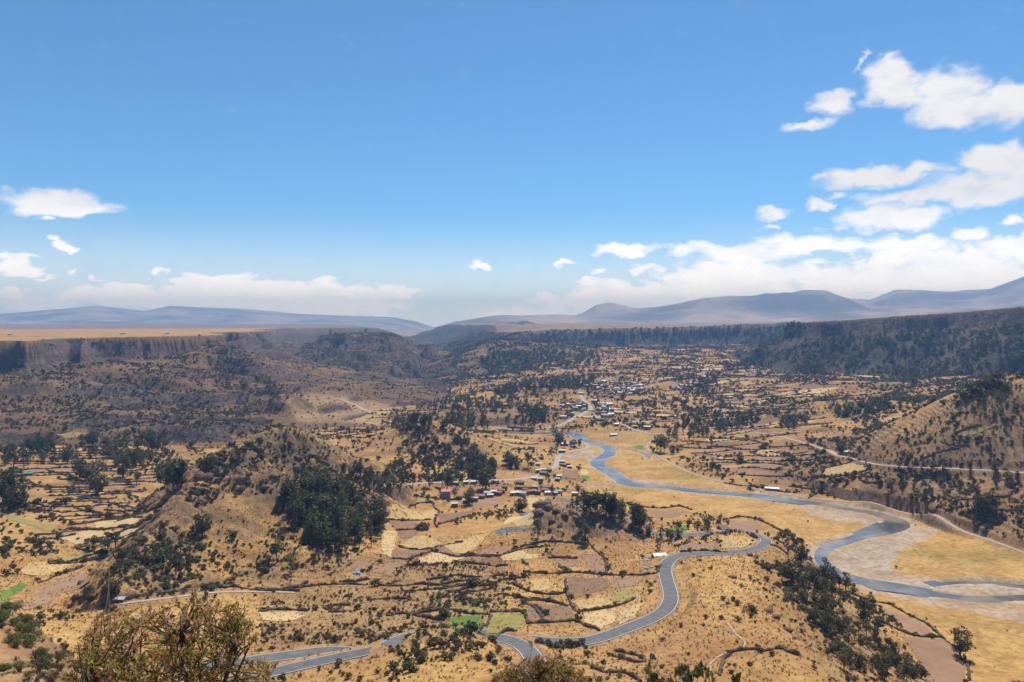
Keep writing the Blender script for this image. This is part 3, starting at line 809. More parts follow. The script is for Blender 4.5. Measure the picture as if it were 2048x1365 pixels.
C = lerp(C, rocm * 0.6, (0.34, 0.215, 0.14))
fs = ((GR < 140)).astype(float); C = lerp(C, fs * 0.8, (0.40, 0.25, 0.135))
# flood plain: golden grass with olive swales and pale gravel bars
pl = region(P_PLAIN, 10)
C = lerp(C, pl * 0.85, (0.56, 0.35, 0.12)); grain = grain * (1 - pl * 0.85)
ol = fbm(GX * 0.8 + GY * 0.35, GY * 1.6, 70, 4)
C = lerp(C, pl * sstep(0.05, 0.5, ol) * 0.65, (0.33, 0.25, 0.075))
gravel = np.zeros(GX.shape)
for poly in ([(1655,1120),(1690,1100),(1800,1065),(1855,1040),(1890,1050),(1850,1080),(1790,1105),(1780,1130),(1800,1150),(1880,1160),(1960,1160),(2060,1180),(2060,1212),(1900,1195),(1760,1170),(1690,1150)],
             [(1700,1176),(1800,1186),(1900,1203),(2060,1222),(2060,1250),(1950,1225),(1880,1214),(1780,1192),(1720,1182)],
             [(1600,1015),(1700,1022),(1770,1040),(1770,1052),(1700,1048),(1620,1030)],
             [(1255,955),(1300,962),(1380,972),(1400,980),(1300,974),(1262,968)],[(1190,935),(1230,945),(1240,960),(1210,950)],
             [(1870,1165),(2060,1172),(2060,1196),(1900,1182)],[(1140,905),(1190,900),(1185,915),(1130,920)],[(1660,1120),(1720,1092),(1800,1110),(1760,1150),(1690,1150)]):
    gravel = np.maximum(gravel, region(poly, 3))
gravel = gravel * sstep(-0.45, -0.05, fbm(GX, GY, 30, 4) + 0.12)
gravel = np.maximum(gravel, sstep(7, 1.5, RIVD) * 0.9)
C = lerp(C, gravel * 0.92, (0.50, 0.405, 0.305))
C = lerp(C, gravel * sstep(0.05, 0.45, fbm(GX * .6 + GY, GY, 24, 4)) * 0.6, (0.33, 0.24, 0.19))
grain = grain * (1 - gravel)
# road shoulders
C = lerp(C, sstep(3.5, 0.3, ROADD) * 0.7, (0.37, 0.235, 0.13)); grain = grain * (1 - sstep(4, 1, ROADD))
# the table lands and ranges
c1 = (cls == 1) & (rockm < 0.1)
C = np.where(c1[..., None], lerp(lerp(np.zeros_like(C) + (0.50, 0.315, 0.13), sstep(0, .5, nA) * .5, (0.40, 0.23, 0.10)), sstep(2900, 3700, GR), (0.27, 0.215, 0.17)), C)  # far plain muted in its colour with distance to add to the haze
C = np.where(c1[..., None], lerp(lerp(C, sstep(.05, .3, fbm(GX * .3, GY, 60, 4)) * .6 * (GR < 3200), (0.34, 0.205, 0.09)), sstep(.1, .35, -fbm(GX * .3 + 40, GY, 120, 4)) * .5 * (GR < 3200), (0.56, 0.40, 0.19)), C)
grain = np.where(c1, 0.4, grain)
c2 = (cls == 2) & (rockm < 0.1)
C = np.where(c2[..., None], np.array((0.34, 0.25, 0.15)) + nC[..., None] * 0.06, C)
tal = ((cls == 1) | (cls == 2) | (cls == 3)) & (rockm >= 0.1)
C = np.where(tal[..., None], lerp(np.zeros_like(C) + (0.235, 0.155, 0.09), sstep(0.0, .4, nA + nB * .6), (0.37, 0.22, 0.115)), C)
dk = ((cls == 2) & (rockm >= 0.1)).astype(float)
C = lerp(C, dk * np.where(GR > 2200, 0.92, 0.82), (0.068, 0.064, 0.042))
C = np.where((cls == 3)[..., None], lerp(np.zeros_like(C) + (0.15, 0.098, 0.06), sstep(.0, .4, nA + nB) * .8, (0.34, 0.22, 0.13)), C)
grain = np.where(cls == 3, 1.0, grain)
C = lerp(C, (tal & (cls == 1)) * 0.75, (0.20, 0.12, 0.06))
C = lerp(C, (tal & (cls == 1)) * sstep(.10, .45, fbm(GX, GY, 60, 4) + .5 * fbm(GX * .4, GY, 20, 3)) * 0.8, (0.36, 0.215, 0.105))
C = lerp(C, (((cls == 1) | (cls == 3)) & (rockm > .7)) * 0.85, (0.062, 0.048, 0.040))  # cliff faces darkened in the colour itself to stand in for their shadow
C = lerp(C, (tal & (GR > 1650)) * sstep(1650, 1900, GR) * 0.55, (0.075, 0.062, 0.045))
flo = region([(560,800),(650,786),(720,795),(790,815),(760,850),(600,845)], 8)
C = lerp(C, flo * .7, (0.50, 0.34, 0.17)); grain = grain * (1 - .7 * flo)
knl = region([(640,778),(690,754),(740,745),(775,722),(830,750),(850,785),(780,790),(700,785)], 8)
C = lerp(C, knl * .75, (0.22, 0.138, 0.07)); grain = np.maximum(grain, knl)
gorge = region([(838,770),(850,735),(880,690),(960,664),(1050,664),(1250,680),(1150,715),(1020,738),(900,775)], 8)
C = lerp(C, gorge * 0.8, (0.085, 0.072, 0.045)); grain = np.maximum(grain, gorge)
grain = np.where(tal, 1.0, grain)
mt = (cls >= 4)
nM = fbm(GX, GY, 900, 5, .6) * 1.3
C = np.where(mt[..., None], lerp(lerp(np.zeros_like(C) + (0.36, 0.305, 0.25), sstep(-.05, .25, nM), (0.19, 0.175, 0.16)), sstep(.05, .3, -nM) * .8, (0.52, 0.43, 0.33)), C)
grain = np.where(mt, 0.25, grain)
st_ = fbm(GX * 0.35, GY, 34, 4); st2 = fbm(GX * 0.4 + 99, GY, 90, 3)
mv = ((cls == 0) & (GR > 480) & (pl < .3)).astype(float) * sstep(480, 700, GR)
C = lerp(C, mv * sstep(0.05, 0.35, -st_) * 0.65, (0.21, 0.14, 0.075))
C = lerp(C, mv * sstep(0.12, 0.3, st_) * sstep(-.1, .3, st2) * 0.7, (0.55, 0.38, 0.18))
C = lerp(C, mv * sstep(0.12, 0.3, st_) * sstep(.1, .4, -st2) * 0.6, (0.36, 0.215, 0.125))
# far valley floor goes darker with scrub
fv = ((cls == 0) & (GR > 900)).astype(float)
C = lerp(C, fv * sstep(-0.15, 0.45, fbm(GX, GY, 240, 4)) * 0.55, (0.30, 0.19, 0.09))

# ================================================================== TERRAIN OBJECTS
part = np.zeros(GX.shape, int)
part[:] = 0
part[cls == 1] = 1; part[cls == 2] = 2; part[cls == 3] = 3; part[cls == 4] = 4; part[cls == 5] = 5
part[(hillm > 0.5) & (cls == 0) & (GR > 330) & (GR < 660)] = 6
part[(rocm > 0.5) & (cls == 0)] = 7
part[GR < 150] = 8
TER = {0: ('valley_floor', 'golden dry valley floor with scrub, terraces and a winding river', 'valley'),
       1: ('mesa', 'flat golden table land with dark cliffs above brown scree', 'mesa'),
       2: ('plateau', 'dark wooded escarpment and plateau beyond the town', 'plateau'),
       3: ('butte', 'stepped rocky butte standing in the gorge mouth', 'butte'),
       4: ('mountain_range', 'hazy lilac mountain range beyond the flat table land', 'mountains'),
       5: ('mountain_range', 'bluish rounded mountains above the escarpment, highest at the picture edge', 'mountains'),
       6: ('hill', 'craggy grass-topped hill with the dense grove at its foot', 'hill'),
       7: ('rocky_knoll', 'bare brown knoll with a rock outcrop above the road loop', 'knoll'),
       8: ('hillside', 'steep scrubby slope falling away below the viewpoint', 'hillside')}
VG = np.stack([GX, GY, Z], -1).reshape(-1, 3)
idx = np.arange(NR_ * NP_).reshape(NR_, NP_)
quad = np.stack([idx[:-1, :-1], idx[:-1, 1:], idx[1:, 1:], idx[1:, :-1]], -1).reshape(-1, 4)
qpart = part[:-1, :-1].ravel()
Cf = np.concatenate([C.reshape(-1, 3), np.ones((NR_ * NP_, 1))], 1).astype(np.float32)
rf_, gf_ = rockm.ravel().astype(np.float32), grain.ravel().astype(np.float32)
for k, (nm, lab, cat) in TER.items():
    f = quad[qpart == k][:, ::-1]
    if not len(f):
        continue
    u, inv = np.unique(f, return_inverse=True)
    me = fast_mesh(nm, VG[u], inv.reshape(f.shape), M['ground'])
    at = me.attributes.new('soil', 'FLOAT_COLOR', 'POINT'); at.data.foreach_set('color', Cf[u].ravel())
    at = me.attributes.new('rocky', 'FLOAT', 'POINT'); at.data.foreach_set('value', rf_[u])
    at = me.attributes.new('grain', 'FLOAT', 'POINT'); at.data.foreach_set('value', gf_[u])
    o = bpy.data.objects.new(nm, me); col.objects.link(o)
    tag(o, lab, cat, kind='structure')

# ---- ribbons: roads, lines, water
def ribbon(name, L, offs, zoff, mat, zline=None, sub=None, parent=None, vary=0.0):
    """strip along a line between lateral offsets offs=(left,right), laid on zline (or the land)"""
    P = np.asarray(L)[:, :2]
    T = np.gradient(P, axis=0); T /= np.linalg.norm(T, axis=1)[:, None] + 1e-9
    Nn = np.c_[T[:, 1], -T[:, 0]]
    V, Fc = [], []
    k = len(offs)
    for i in range(len(P)):
        for q, o in enumerate(offs):
            of = o[i] if hasattr(o, '__len__') else o
            e = P[i] + Nn[i] * (of + (vary * math.sin(i * 1.7 + q * 2.1) if vary else 0))
            z = float(gz(e[0], e[1])) if zline is None else zline[i]
            V.append((e[0], e[1], z + zoff))
    for i in range(len(P) - 1):
        for q in range(k - 1):
            a = i * k + q
            Fc.append((a, a + 1, a + k + 1, a + k))
    return mesh_obj(name, V, Fc, mat, parent, True)
main = ROADS['main']
dn = smooth_line(np.c_[main[:, :2], RZ['main']], 2.0)
def road(key, name, label, mat, mark=False, kind='structure'):
    L, z, h = ROADS[key], RZ[key], HALF[key]
    A = smooth_line(np.c_[L[:, :2], z], 2.5) if len(L) > 3 else np.c_[L[:, :2], z]
    o = ribbon(name, A, (-h, -h * 0.5, 0, h * 0.5, h), 0.06, mat, A[:, 2])
    tag(o, label, 'road', kind=kind)
    if mark:
        for s in (-1, 1):
            ribbon('edge_line', A, (s * (h - 0.42), s * (h - 0.22)), 0.064 + 0.006, M['paint'], A[:, 2], parent=o)
    return o
r_main = road('main', 'road', 'grey asphalt road winding in hairpins down the golden spur', M['asphalt'], True)
road('branch', 'road', 'asphalt branch curving out of sight behind the foreground bush', M['asphalt'], True)
road('lower', 'road', 'short lower asphalt lane joining the main road at the picture bottom', M['asphalt'], True)
road('valley', 'road', 'pale grey road curving through the riverside village', M['village_road'])
road('town', 'road', 'pale road climbing from the bridge into the far town', M['village_road'])
road('dirt_r', 'dirt_road', 'pale dirt road crossing the far terraced hillside', M['dirt'])
road('dirt_r2', 'dirt_road', 'short dirt spur forking towards the upper fields', M['dirt'])
road('dirt_b', 'dirt_road', 'dirt track following the far bank of the river', M['dirt'])
road('dirt_t', 'dirt_road', 'dirt lane leaving the town above the river bend', M['dirt'])
road('dirt_l', 'dirt_road', 'straight pale dirt road below the gorge knolls', M['dirt'])
road('path_l', 'footpath', 'narrow footpath beside a stone wall under the grassy hill', M['dirt'])
def water(name, L, label):
    o = ribbon(name, L, (-(L[:, 2] + 4.5), -L[:, 2] * 0.5, 0 * L[:, 2], L[:, 2] * 0.5, L[:, 2] + 4.5), WAT_Z, M['water'], np.zeros(len(L)))
    return tag(o, label, 'river', kind='structure')
water('river', RIVER, 'blue grey river meandering across the golden plain')
for L, lab, dz_ in ((BRANCH, 'shallow side channel along the far gravel bar', 0.03), (SIDE, 'short blue backwater beside the riverside track', 0.03), (TRIB, 'thin stream running from the village to the river', 0.03)):
    o = water('river_branch', L, lab); o.location.z = dz_

# ---- haze
ZTOP = float(Z.max()) + 15.0
def haze():
    v = [(-23500, -400, -140), (23500, -400, -140), (23500, 23500, -140), (-23500, 23500, -140)]
    v += [(a, b, ZTOP) for a, b, _ in v]
    o = mesh_obj('haze', v, [(3, 2, 1, 0), (4, 5, 6, 7), (0, 1, 5, 4), (1, 2, 6, 5), (2, 3, 7, 6), (3, 0, 4, 7)])
    m, N = new_mat('haze')
    pv = N.node('ShaderNodeVolumePrincipled')
    pv.inputs['Color'].default_value = (0.25, 0.54, 1.0, 1)
    pv.inputs['Absorption Color'].default_value = (0.35, 0.35, 0.35, 1)
    pv.inputs['Density'].default_value = 1.15e-4
    pv.inputs['Anisotropy'].default_value = 0.0
    out = N.node('ShaderNodeOutputMaterial'); N.l.new(pv.outputs[0], out.inputs['Volume'])
    o.data.materials.append(m)
    tag(o, 'thin blue air haze filling the whole valley', 'haze', kind='stuff')
haze()

# ================================================================== VEGETATION
def mat_leaf(name, a, b, trans=0.25, rough=0.6, vein=0.0):
    m, N = new_mat(name)
    rnd = N.node('ShaderNodeObjectInfo').outputs['Random']
    at = N.node('ShaderNodeAttribute', attribute_name='tint').outputs['Fac']
    f = N.math('ADD', N.math('MULTIPLY', rnd, 0.55), N.math('MULTIPLY', at, 0.45))
    c = N.ramp(f, [(0.1, a), (0.9, b)])
    def ex(N, bs):
        tr = N.node('ShaderNodeBsdfTranslucent'); N.put(tr.inputs[0], c)
        mxs = N.node('ShaderNodeMixShader'); mxs.inputs[0].default_value = trans
        N.l.new(bs.outputs[0], mxs.inputs[1]); N.l.new(tr.outputs[0], mxs.inputs[2])
        return mxs.outputs[0]
    return finish(m, N, c, rough, None, 0, 0.25, ex)
M['leaf_euc'] = mat_leaf('eucalyptus_leaves', (0.056, 0.062, 0.022), (0.135, 0.135, 0.044))
M['leaf_pine'] = mat_leaf('pine_needles', (0.072, 0.076, 0.018), (0.175, 0.168, 0.042))
M['leaf_shrub'] = mat_leaf('shrub_leaves', (0.055, 0.058, 0.024), (0.185, 0.165, 0.065))
M['leaf_brown'] = mat_leaf('dry_shrub_leaves', (0.065, 0.045, 0.026), (0.20, 0.13, 0.06))
M['leaf_green'] = mat_leaf('fresh_shrub_leaves', (0.10, 0.12, 0.03), (0.21, 0.215, 0.06))
M['bark'] = mat_simple('bark', (0.13, 0.10, 0.075), (0.26, 0.21, 0.165), 1.5, 0.95)

def tube(V, F, pts, radii, n=6):
    base0 = len(V)
    prev = None
    for i, (p, r) in enumerate(zip(pts, radii)):
        p = Vector(p)
        d = (Vector(pts[min(i + 1, len(pts) - 1)]) - Vector(pts[max(i - 1, 0)])).normalized()
        a = d.orthogonal().normalized() if prev is None else (prev - d * prev.dot(d)).normalized()
        prev = a
        b = d.cross(a)
        for k in range(n):
            t = 2 * math.pi * k / n
            V.append(tuple(p + (a * math.cos(t) + b * math.sin(t)) * r))
    for i in range(len(pts) - 1):
        for k in range(n):
            q = base0 + i * n
            F.append((q + k, q + (k + 1) % n, q + n + (k + 1) % n, q + n + k))
def leaf_cards(rs, lobes, n, size, outward=0.6, flat=0.0, shape=None):
    """leaf sprays scattered through the lobes' volume; returns verts, faces, tint"""
    V, F, T = [], [], []
    w = np.array([l[3] * l[4] * l[5] for l in lobes]) ** 0.7
    w = w / w.sum()
    for i in rs.choice(len(lobes), n, p=w):
        cx, cy, cz, ax, ay, az_ = lobes[i]
        u = rs.normal(size=3); u /= np.linalg.norm(u)
        rad = rs.uniform(0.35, 1.0) ** 0.5
        c = np.array((cx + u[0] * ax * rad, cy + u[1] * ay * rad, cz + u[2] * az_ * rad))
        nrm = u * outward + rs.normal(size=3) * 0.6 + np.array((0, 0, flat)); nrm /= np.linalg.norm(nrm)
        t = np.cross(nrm, rs.normal(size=3)); t /= np.linalg.norm(t)
        b = np.cross(nrm, t)
        s = size * rs.uniform(0.55, 1.3); s2 = s * rs.uniform(0.45, 0.8)
        k = len(V)
        # a kinked spray: two triangles sharing a bent edge
        V += [tuple(c - t * s), tuple(c + b * s2 + nrm * s * 0.15), tuple(c + t * s), tuple(c - b * s2 - nrm * s * 0.3)]
        F += [(k, k + 1, k + 2), (k, k + 2, k + 3)]
        v = rs.uniform(0, 1); T += [v] * 4
    return V, F, T
def mesh_from(name, V, F, mats, T=None, midx=None):
    me = bpy.data.meshes.new(name)
    me.from_pydata([tuple(map(float, v)) for v in V], [], F)
    for m in mats: me.materials.append(m)
    if T is not None:
        at = me.attributes.new('tint', 'FLOAT', 'POINT'); at.data.foreach_set('value', np.array(T, np.float32))
    if midx is not None:
        me.polygons.foreach_set('material_index', np.array(midx, np.int32))
    me.update()
    return me
def tree_shape(kind, seed):
    """unit-height tree: (trunk verts, faces), crown lobes"""
    rs = np.random.default_rng(seed)
    V, F, lobes = [], [], []
    if kind == 'euc':
        lean = rs.normal(size=2) * 0.03
        top = 0.86
        pts = [(lean[0] * t * t, lean[1] * t * t, t * top) for t in (-0.03, .25, .5, .75, 1)]
        tube(V, F, pts, [.020, .016, .012, .008, .003], 6)
        nl = rs.integers(7, 11)
        for i in range(nl):
            t = rs.uniform(0.34, 0.97)
            a = rs.uniform(0, 2 * math.pi)
            q = 0.15 * (1 - abs(t - 0.6) * 1.2) * rs.uniform(0.4, 1.1)
            c = (lean[0] * t + math.cos(a) * q, lean[1] * t + math.sin(a) * q, t)
            r = rs.uniform(0.065, 0.115) * (1.1 - 0.45 * (t > .85))
            lobes.append((*c, r, r, r * rs.uniform(1.0, 1.5)))
            b0 = max(0.2, t - 0.2)
            tube(V, F, [(lean[0] * b0, lean[1] * b0, b0 * .9), (c[0] * .6, c[1] * .6, t - .07), c], [.009, .006, .002], 5)
    elif kind == 'round':
        pts = [(0, 0, -0.03), (0.01, 0, .2), (-.01, .01, .45), (0, 0, .7)]
        tube(V, F, pts, [.035, .028, .018, .005], 6)
        for i in range(17):
            a, t = rs.uniform(0, 2 * math.pi), rs.uniform(.16, .88)
            q = 0.27 * math.sin(min(1, (t - .1) / .85) * math.pi) * rs.uniform(.5, 1.1)
            c = (math.cos(a) * q, math.sin(a) * q, t)
            r = rs.uniform(.12, .18)
            lobes.append((*c, r, r, r * .85))
            tube(V, F, [(0, 0, t * .55), (c[0] * .6, c[1] * .6, t * .85), c], [.014, .009, .003], 5)
    elif kind == 'pine':
        tube(V, F, [(0, 0, -.03), (0, 0, .5), (0, 0, 1)], [.022, .014, .002], 6)
        for i in range(16):
            t = 0.16 + 0.82 * i / 15
            a = i * 2.4 + rs.uniform(-.3, .3)
            q = 0.14 * (1.03 - t) / .85 + .01
            r = 0.105 * (1.06 - t) + 0.022
            c = (math.cos(a) * q, math.sin(a) * q, t)
            lobes.append((*c, r, r, r * .75))
            tube(V, F, [(0, 0, t), c], [.006, .002], 4)
    return rs, V, F, lobes
TREES = {}
for kind, nvar, ncard, size, leaf in (('euc', 6, 520, .030, 'leaf_euc'), ('round', 4, 1000, .036, 'leaf_euc'), ('pine', 4, 520, .030, 'leaf_pine')):
    for v in range(nvar):
        rs, V, F, lobes = tree_shape(kind, 100 + v + ord(kind[0]))
        tm = mesh_from('trunk', V, F, [M['bark']])
        lv, lf, lt = leaf_cards(rs, lobes, ncard, size, 0.55)
        cmh = mesh_from('crown', lv, lf, [M[leaf]], lt)
        # light copy for the woodland mass
        lv2, lf2, lt2 = leaf_cards(rs, lobes, 150, size * 1.75, 0.55)
        k = len(V)
        both = mesh_from('tree_mass', V + lv2, F + [tuple(i + k for i in f) for f in lf2], [M['bark'], M[leaf]], [0.5] * k + lt2, [0] * len(F) + [1] * len(lf2))
        TREES.setdefault(kind, []).append((tm, cmh, both))
SHRUBS = []
for v in range(8):
    rs = np.random.default_rng(500 + v)
    lobes, V, F = [], [], []
    for i in range(rs.integers(4, 7)):
        a, q = rs.uniform(0, 2 * math.pi), rs.uniform(0, .42)
        r = rs.uniform(.22, .36)
        c = (math.cos(a) * q, math.sin(a) * q, rs.uniform(.28, .62))
        lobes.append((*c, r, r, r * .85))
        tube(V, F, [(0, 0, -.1), (c[0] * .5, c[1] * .5, c[2] * .6), c], [.03, .02, .006], 4)
    leaf = ('leaf_shrub', 'leaf_shrub', 'leaf_shrub', 'leaf_brown', 'leaf_brown', 'leaf_green', 'leaf_euc', 'leaf_brown')[v]
    out = []
    for ncard, sz in ((230, .095), (60, .185), (1300, .034)):
        lv, lf, lt = leaf_cards(rs, lobes, ncard, sz, .6, .2)
        k = len(V)
        out.append(mesh_from('shrub', V + lv, F + [tuple(i + k for i in f) for f in lf], [M['bark'], M[leaf]], [.5] * k + lt, [0] * len(F) + [1] * len(lf)))
    SHRUBS.append(out)

def gn_scatter(name, pts, scl, rot, idx, meshes, label, cat):
    """one mass of plants: points carrying size, turn and kind, instanced by geometry nodes"""
    me = bpy.data.meshes.new(name)
    me.vertices.add(len(pts)); me.vertices.foreach_set('co', np.asarray(pts, np.float32).ravel())
    for nm, arr, tp in (('scl', scl, 'FLOAT_VECTOR'), ('rot', rot, 'FLOAT_VECTOR'), ('kind_i', idx, 'INT')):
        at = me.attributes.new(nm, tp, 'POINT')
        at.data.foreach_set('vector' if tp == 'FLOAT_VECTOR' else 'value', np.asarray(arr, np.float32 if tp == 'FLOAT_VECTOR' else np.int32).ravel())
    o = bpy.data.objects.new(name, me); col.objects.link(o)
    src = bpy.data.collections.new(name + '_kinds')
    for i, m in enumerate(meshes):
        src.objects.link(bpy.data.objects.new('%s_kind_%02d' % (name, i), m))
    ng = bpy.data.node_groups.new(name, 'GeometryNodeTree')
    ng.interface.new_socket('Geometry', in_out='INPUT', socket_type='NodeSocketGeometry')
    ng.interface.new_socket('Geometry', in_out='OUTPUT', socket_type='NodeSocketGeometry')
    n, l = ng.nodes, ng.links
    gi, go = n.new('NodeGroupInput'), n.new('NodeGroupOutput')
    ci = n.new('GeometryNodeCollectionInfo'); ci.inputs[0].default_value = src
    ci.inputs['Separate Children'].default_value = True; ci.inputs['Reset Children'].default_value = True
    ip = n.new('GeometryNodeInstanceOnPoints'); ip.inputs['Pick Instance'].default_value = True
    def attr(nm, tp):
        a = n.new('GeometryNodeInputNamedAttribute'); a.data_type = tp; a.inputs[0].default_value = nm
        return a.outputs[0]
    l.new(gi.outputs[0], ip.inputs['Points']); l.new(ci.outputs[0], ip.inputs['Instance'])
    l.new(attr('scl', 'FLOAT_VECTOR'), ip.inputs['Scale']); l.new(attr('kind_i', 'INT'), ip.inputs['Instance Index'])
    er = n.new('FunctionNodeEulerToRotation'); l.new(attr('rot', 'FLOAT_VECTOR'), er.inputs[0]); l.new(er.outputs[0], ip.inputs['Rotation'])
    l.new(ip.outputs[0], go.inputs[0])
    md = o.modifiers.new('plants', 'NODES'); md.node_group = ng
    tag(o, label, cat, kind='stuff')
    return o

# ---- visibility of a ground point from the viewpoint (with a margin)
ELEV = (Z - CAM_Z) / GR
RUNMAX = np.maximum.accumulate(np.where(GR < 70, -9, ELEV), axis=0)
HIDE = (RUNMAX - ELEV) * GR                    # metres of height needed to be seen
def hidden(x, y):
    return gsample(HIDE, x, y)

# ---- trees told apart by hand: (px, py of the foot, height in photo pixels, kind, zone)
TL = [(1920,1312,47,'round','lone'),
 (1584,1171,52,'round','spur'),(1601,1128,35,'round','spur'),(1629,1178,34,'euc','spur'),(1642,1186,30,'round','spur'),(1653,1176,52,'euc','spur'),(1665,1172,36,'euc','spur'),(1691,1186,38,'euc','spur'),(1678,1180,27,'euc','spur'),
 (1646,1223,30,'euc','spur'),(1628,1207,24,'round','spur'),(1740,1217,30,'euc','spur'),(1726,1240,40,'round','spur'),(1606,1212,32,'round','spur'),(1686,1269,42,'round','spur'),(1754,1280,42,'euc','spur'),(1765,1357,28,'round','spur'),(1700,1330,28,'round','spur'),(1720,1300,26,'euc','spur'),(1650,1260,30,'round','spur'),(1625,1245,28,'round','spur'),(1680,1225,26,'euc','spur'),(1595,1190,26,'euc','spur'),(1620,1150,24,'euc','spur'),(1790,1330,28,'round','spur'),(1815,1350,26,'round','spur'),(1745,1340,24,'euc','spur'),
 (1170,1087,38,'round','knoll'),(1161,1062,30,'round','knoll'),(1076,1077,42,'euc','knoll'),
 (972,979,50,'round','village'),(1022,936,36,'round','village'),(1014,930,30,'round','village'),(1056,936,34,'euc','village'),(1034,938,22,'round','village'),(939,1010,34,'round','village'),(909,997,24,'euc','village'),(848,988,15,'round','village'),(1096,972,26,'euc','village'),(1080,982,24,'euc','village'),(1106,990,22,'euc','village'),(1156,987,20,'round','village'),(1043,1023,28,'round','village'),(1036,1020,22,'round','village'),(894,983,48,'euc','village'),(859,976,26,'euc','village'),(885,975,36,'euc','village'),(902,968,34,'euc','village'),
 (922,938,24,'round','village'),(940,932,24,'euc','village'),(955,936,28,'euc','village'),(968,926,26,'round','village'),(982,950,38,'round','village'),(960,955,36,'round','village'),(826,972,30,'euc','village'),(812,968,28,'euc','village'),
 (23,1022,68,'round','leftvalley'),(8,1010,60,'round','leftvalley'),(40,1015,50,'round','leftvalley'),(196,992,48,'round','leftvalley'),(173,962,42,'round','leftvalley'),(160,955,36,'round','leftvalley'),(135,927,34,'round','leftvalley'),(80,905,30,'round','leftvalley'),(60,905,26,'round','leftvalley'),(100,902,28,'round','leftvalley'),(27,942,46,'euc','leftvalley'),(12,930,36,'euc','leftvalley'),(48,936,34,'euc','leftvalley'),(185,892,28,'round','leftvalley'),(211,892,24,'round','leftvalley'),(165,893,22,'round','leftvalley'),(246,954,42,'round','leftvalley'),(256,935,34,'euc','leftvalley'),(270,934,36,'round','leftvalley'),(304,904,38,'round','leftvalley'),(316,900,28,'round','leftvalley'),(273,973,32,'euc','leftvalley'),(315,942,28,'euc','leftvalley'),(346,991,72,'euc','leftvalley'),(334,969,56,'round','leftvalley'),(365,969,50,'euc','leftvalley'),(355,975,50,'round','leftvalley'),(295,930,30,'euc','leftvalley'),(240,915,30,'euc','leftvalley'),(275,905,28,'euc','leftvalley'),(230,935,26,'euc','leftvalley'),
 (231,1099,36,'euc','lefttoe'),(215,1106,30,'euc','lefttoe'),(188,1099,24,'round','lefttoe'),(205,1102,22,'euc','lefttoe'),(404,1072,44,'round','hill'),(581,1149,46,'pine','hill'),(554,1126,52,'euc','hill'),(352,1149,42,'euc','hill'),(177,1206,30,'round','lefttoe'),(231,1187,32,'round','lefttoe'),(215,1192,28,'round','lefttoe'),(435,1142,20,'euc','hill'),(465,1080,26,'round','hill'),(330,1120,26,'euc','hill'),(400,1065,26,'round','hill'),(560,1030,24,'pine','grove'),(553,1025,30,'pine','grove'),(628,1140,26,'euc','hill'),(270,1170,24,'euc','hill'),(250,1150,26,'euc','hill'),
 (911,1271,26,'euc','hillock'),(927,1283,28,'euc','hillock'),(846,1060,18,'round','midfield'),(836,1060,16,'round','midfield'),(855,1060,15,'round','midfield'),
 (1480,926,22,'round','rightfield'),(1682,907,22,'round','rightfield'),(1320,905,38,'euc','bend'),(1328,906,34,'euc','bend'),(1314,903,32,'euc','bend'),(1345,908,18,'round','bend'),(1356,905,16,'round','bend'),(1424,890,22,'euc','bend'),
 (1800,938,24,'euc','terrace'),(1818,934,28,'euc','terrace'),(1830,940,22,'euc','terrace'),(1865,945,22,'euc','terrace'),(1885,940,24,'euc','terrace'),(1990,945,20,'round','terrace'),(1970,1030,40,'round','terrace'),(1955,1028,30,'round','terrace'),(1985,1025,28,'euc','terrace'),
 (2040,745,40,'round','crest'),(2025,740,32,'round','crest'),(1945,790,34,'round','crest'),(1975,780,34,'round','crest'),(1960,792,28,'round','crest'),(1995,775,30,'round','crest'),(1925,798,26,'round','crest')]
ZONE = {'lone': ('lone round dark tree on the wall corner by the lower fields', None),
 'spur': ('dark tree on the steep spur slope above the river bend', 'trees on the spur slope'),
 'knoll': ('dark tree growing on the rocky knoll above the fields', 'trees on the rocky knoll'),
 'village': ('tall dark tree among the houses of the riverside village', 'village trees'),
 'leftvalley': ('dark broad tree in the walled fields beyond the craggy hill', 'trees in the walled fields'),
 'lefttoe': ('tree at the foot of the craggy hill beside the golden terraces', 'trees at the hill foot'),
 'hill': ('single dark tree on the dry front slope of the craggy hill', 'trees on the craggy hill'),
 'hillock': ('small tree on the scrubby hillock beside the green field', 'trees on the hillock'),
 'midfield': ('bushy tree standing alone in the middle of the stubble fields', 'trees in the stubble fields'),
 'rightfield': ('solitary round tree in the golden fields beyond the river', 'solitary field trees'),
 'bend': ('tall tree in the clump where the track bends above the river', 'trees at the track bend'),
 'terrace': ('tree along the dirt road on the far terraced hillside', 'trees on the far terraces'),
 'crest': ('dark tree on the crest of the far hillside at the picture edge', 'trees on the hillside crest'),
 'grove': ('eucalyptus in the dense grove under the craggy hill', 'dense grove trees'),
 'row': ('conifer in the row behind the rocky knoll', 'row of conifers behind the knoll'),
 'hedge': ('tree in the hedge line around the bright green field by the loop', 'trees by the road loop'),
 'hill2': ('tree on the dark wooded hillock above the village', 'trees on the wooded hillock'),
 'clump': ('tall tree in a dark clump between the village and the town', 'clumps between village and town')}
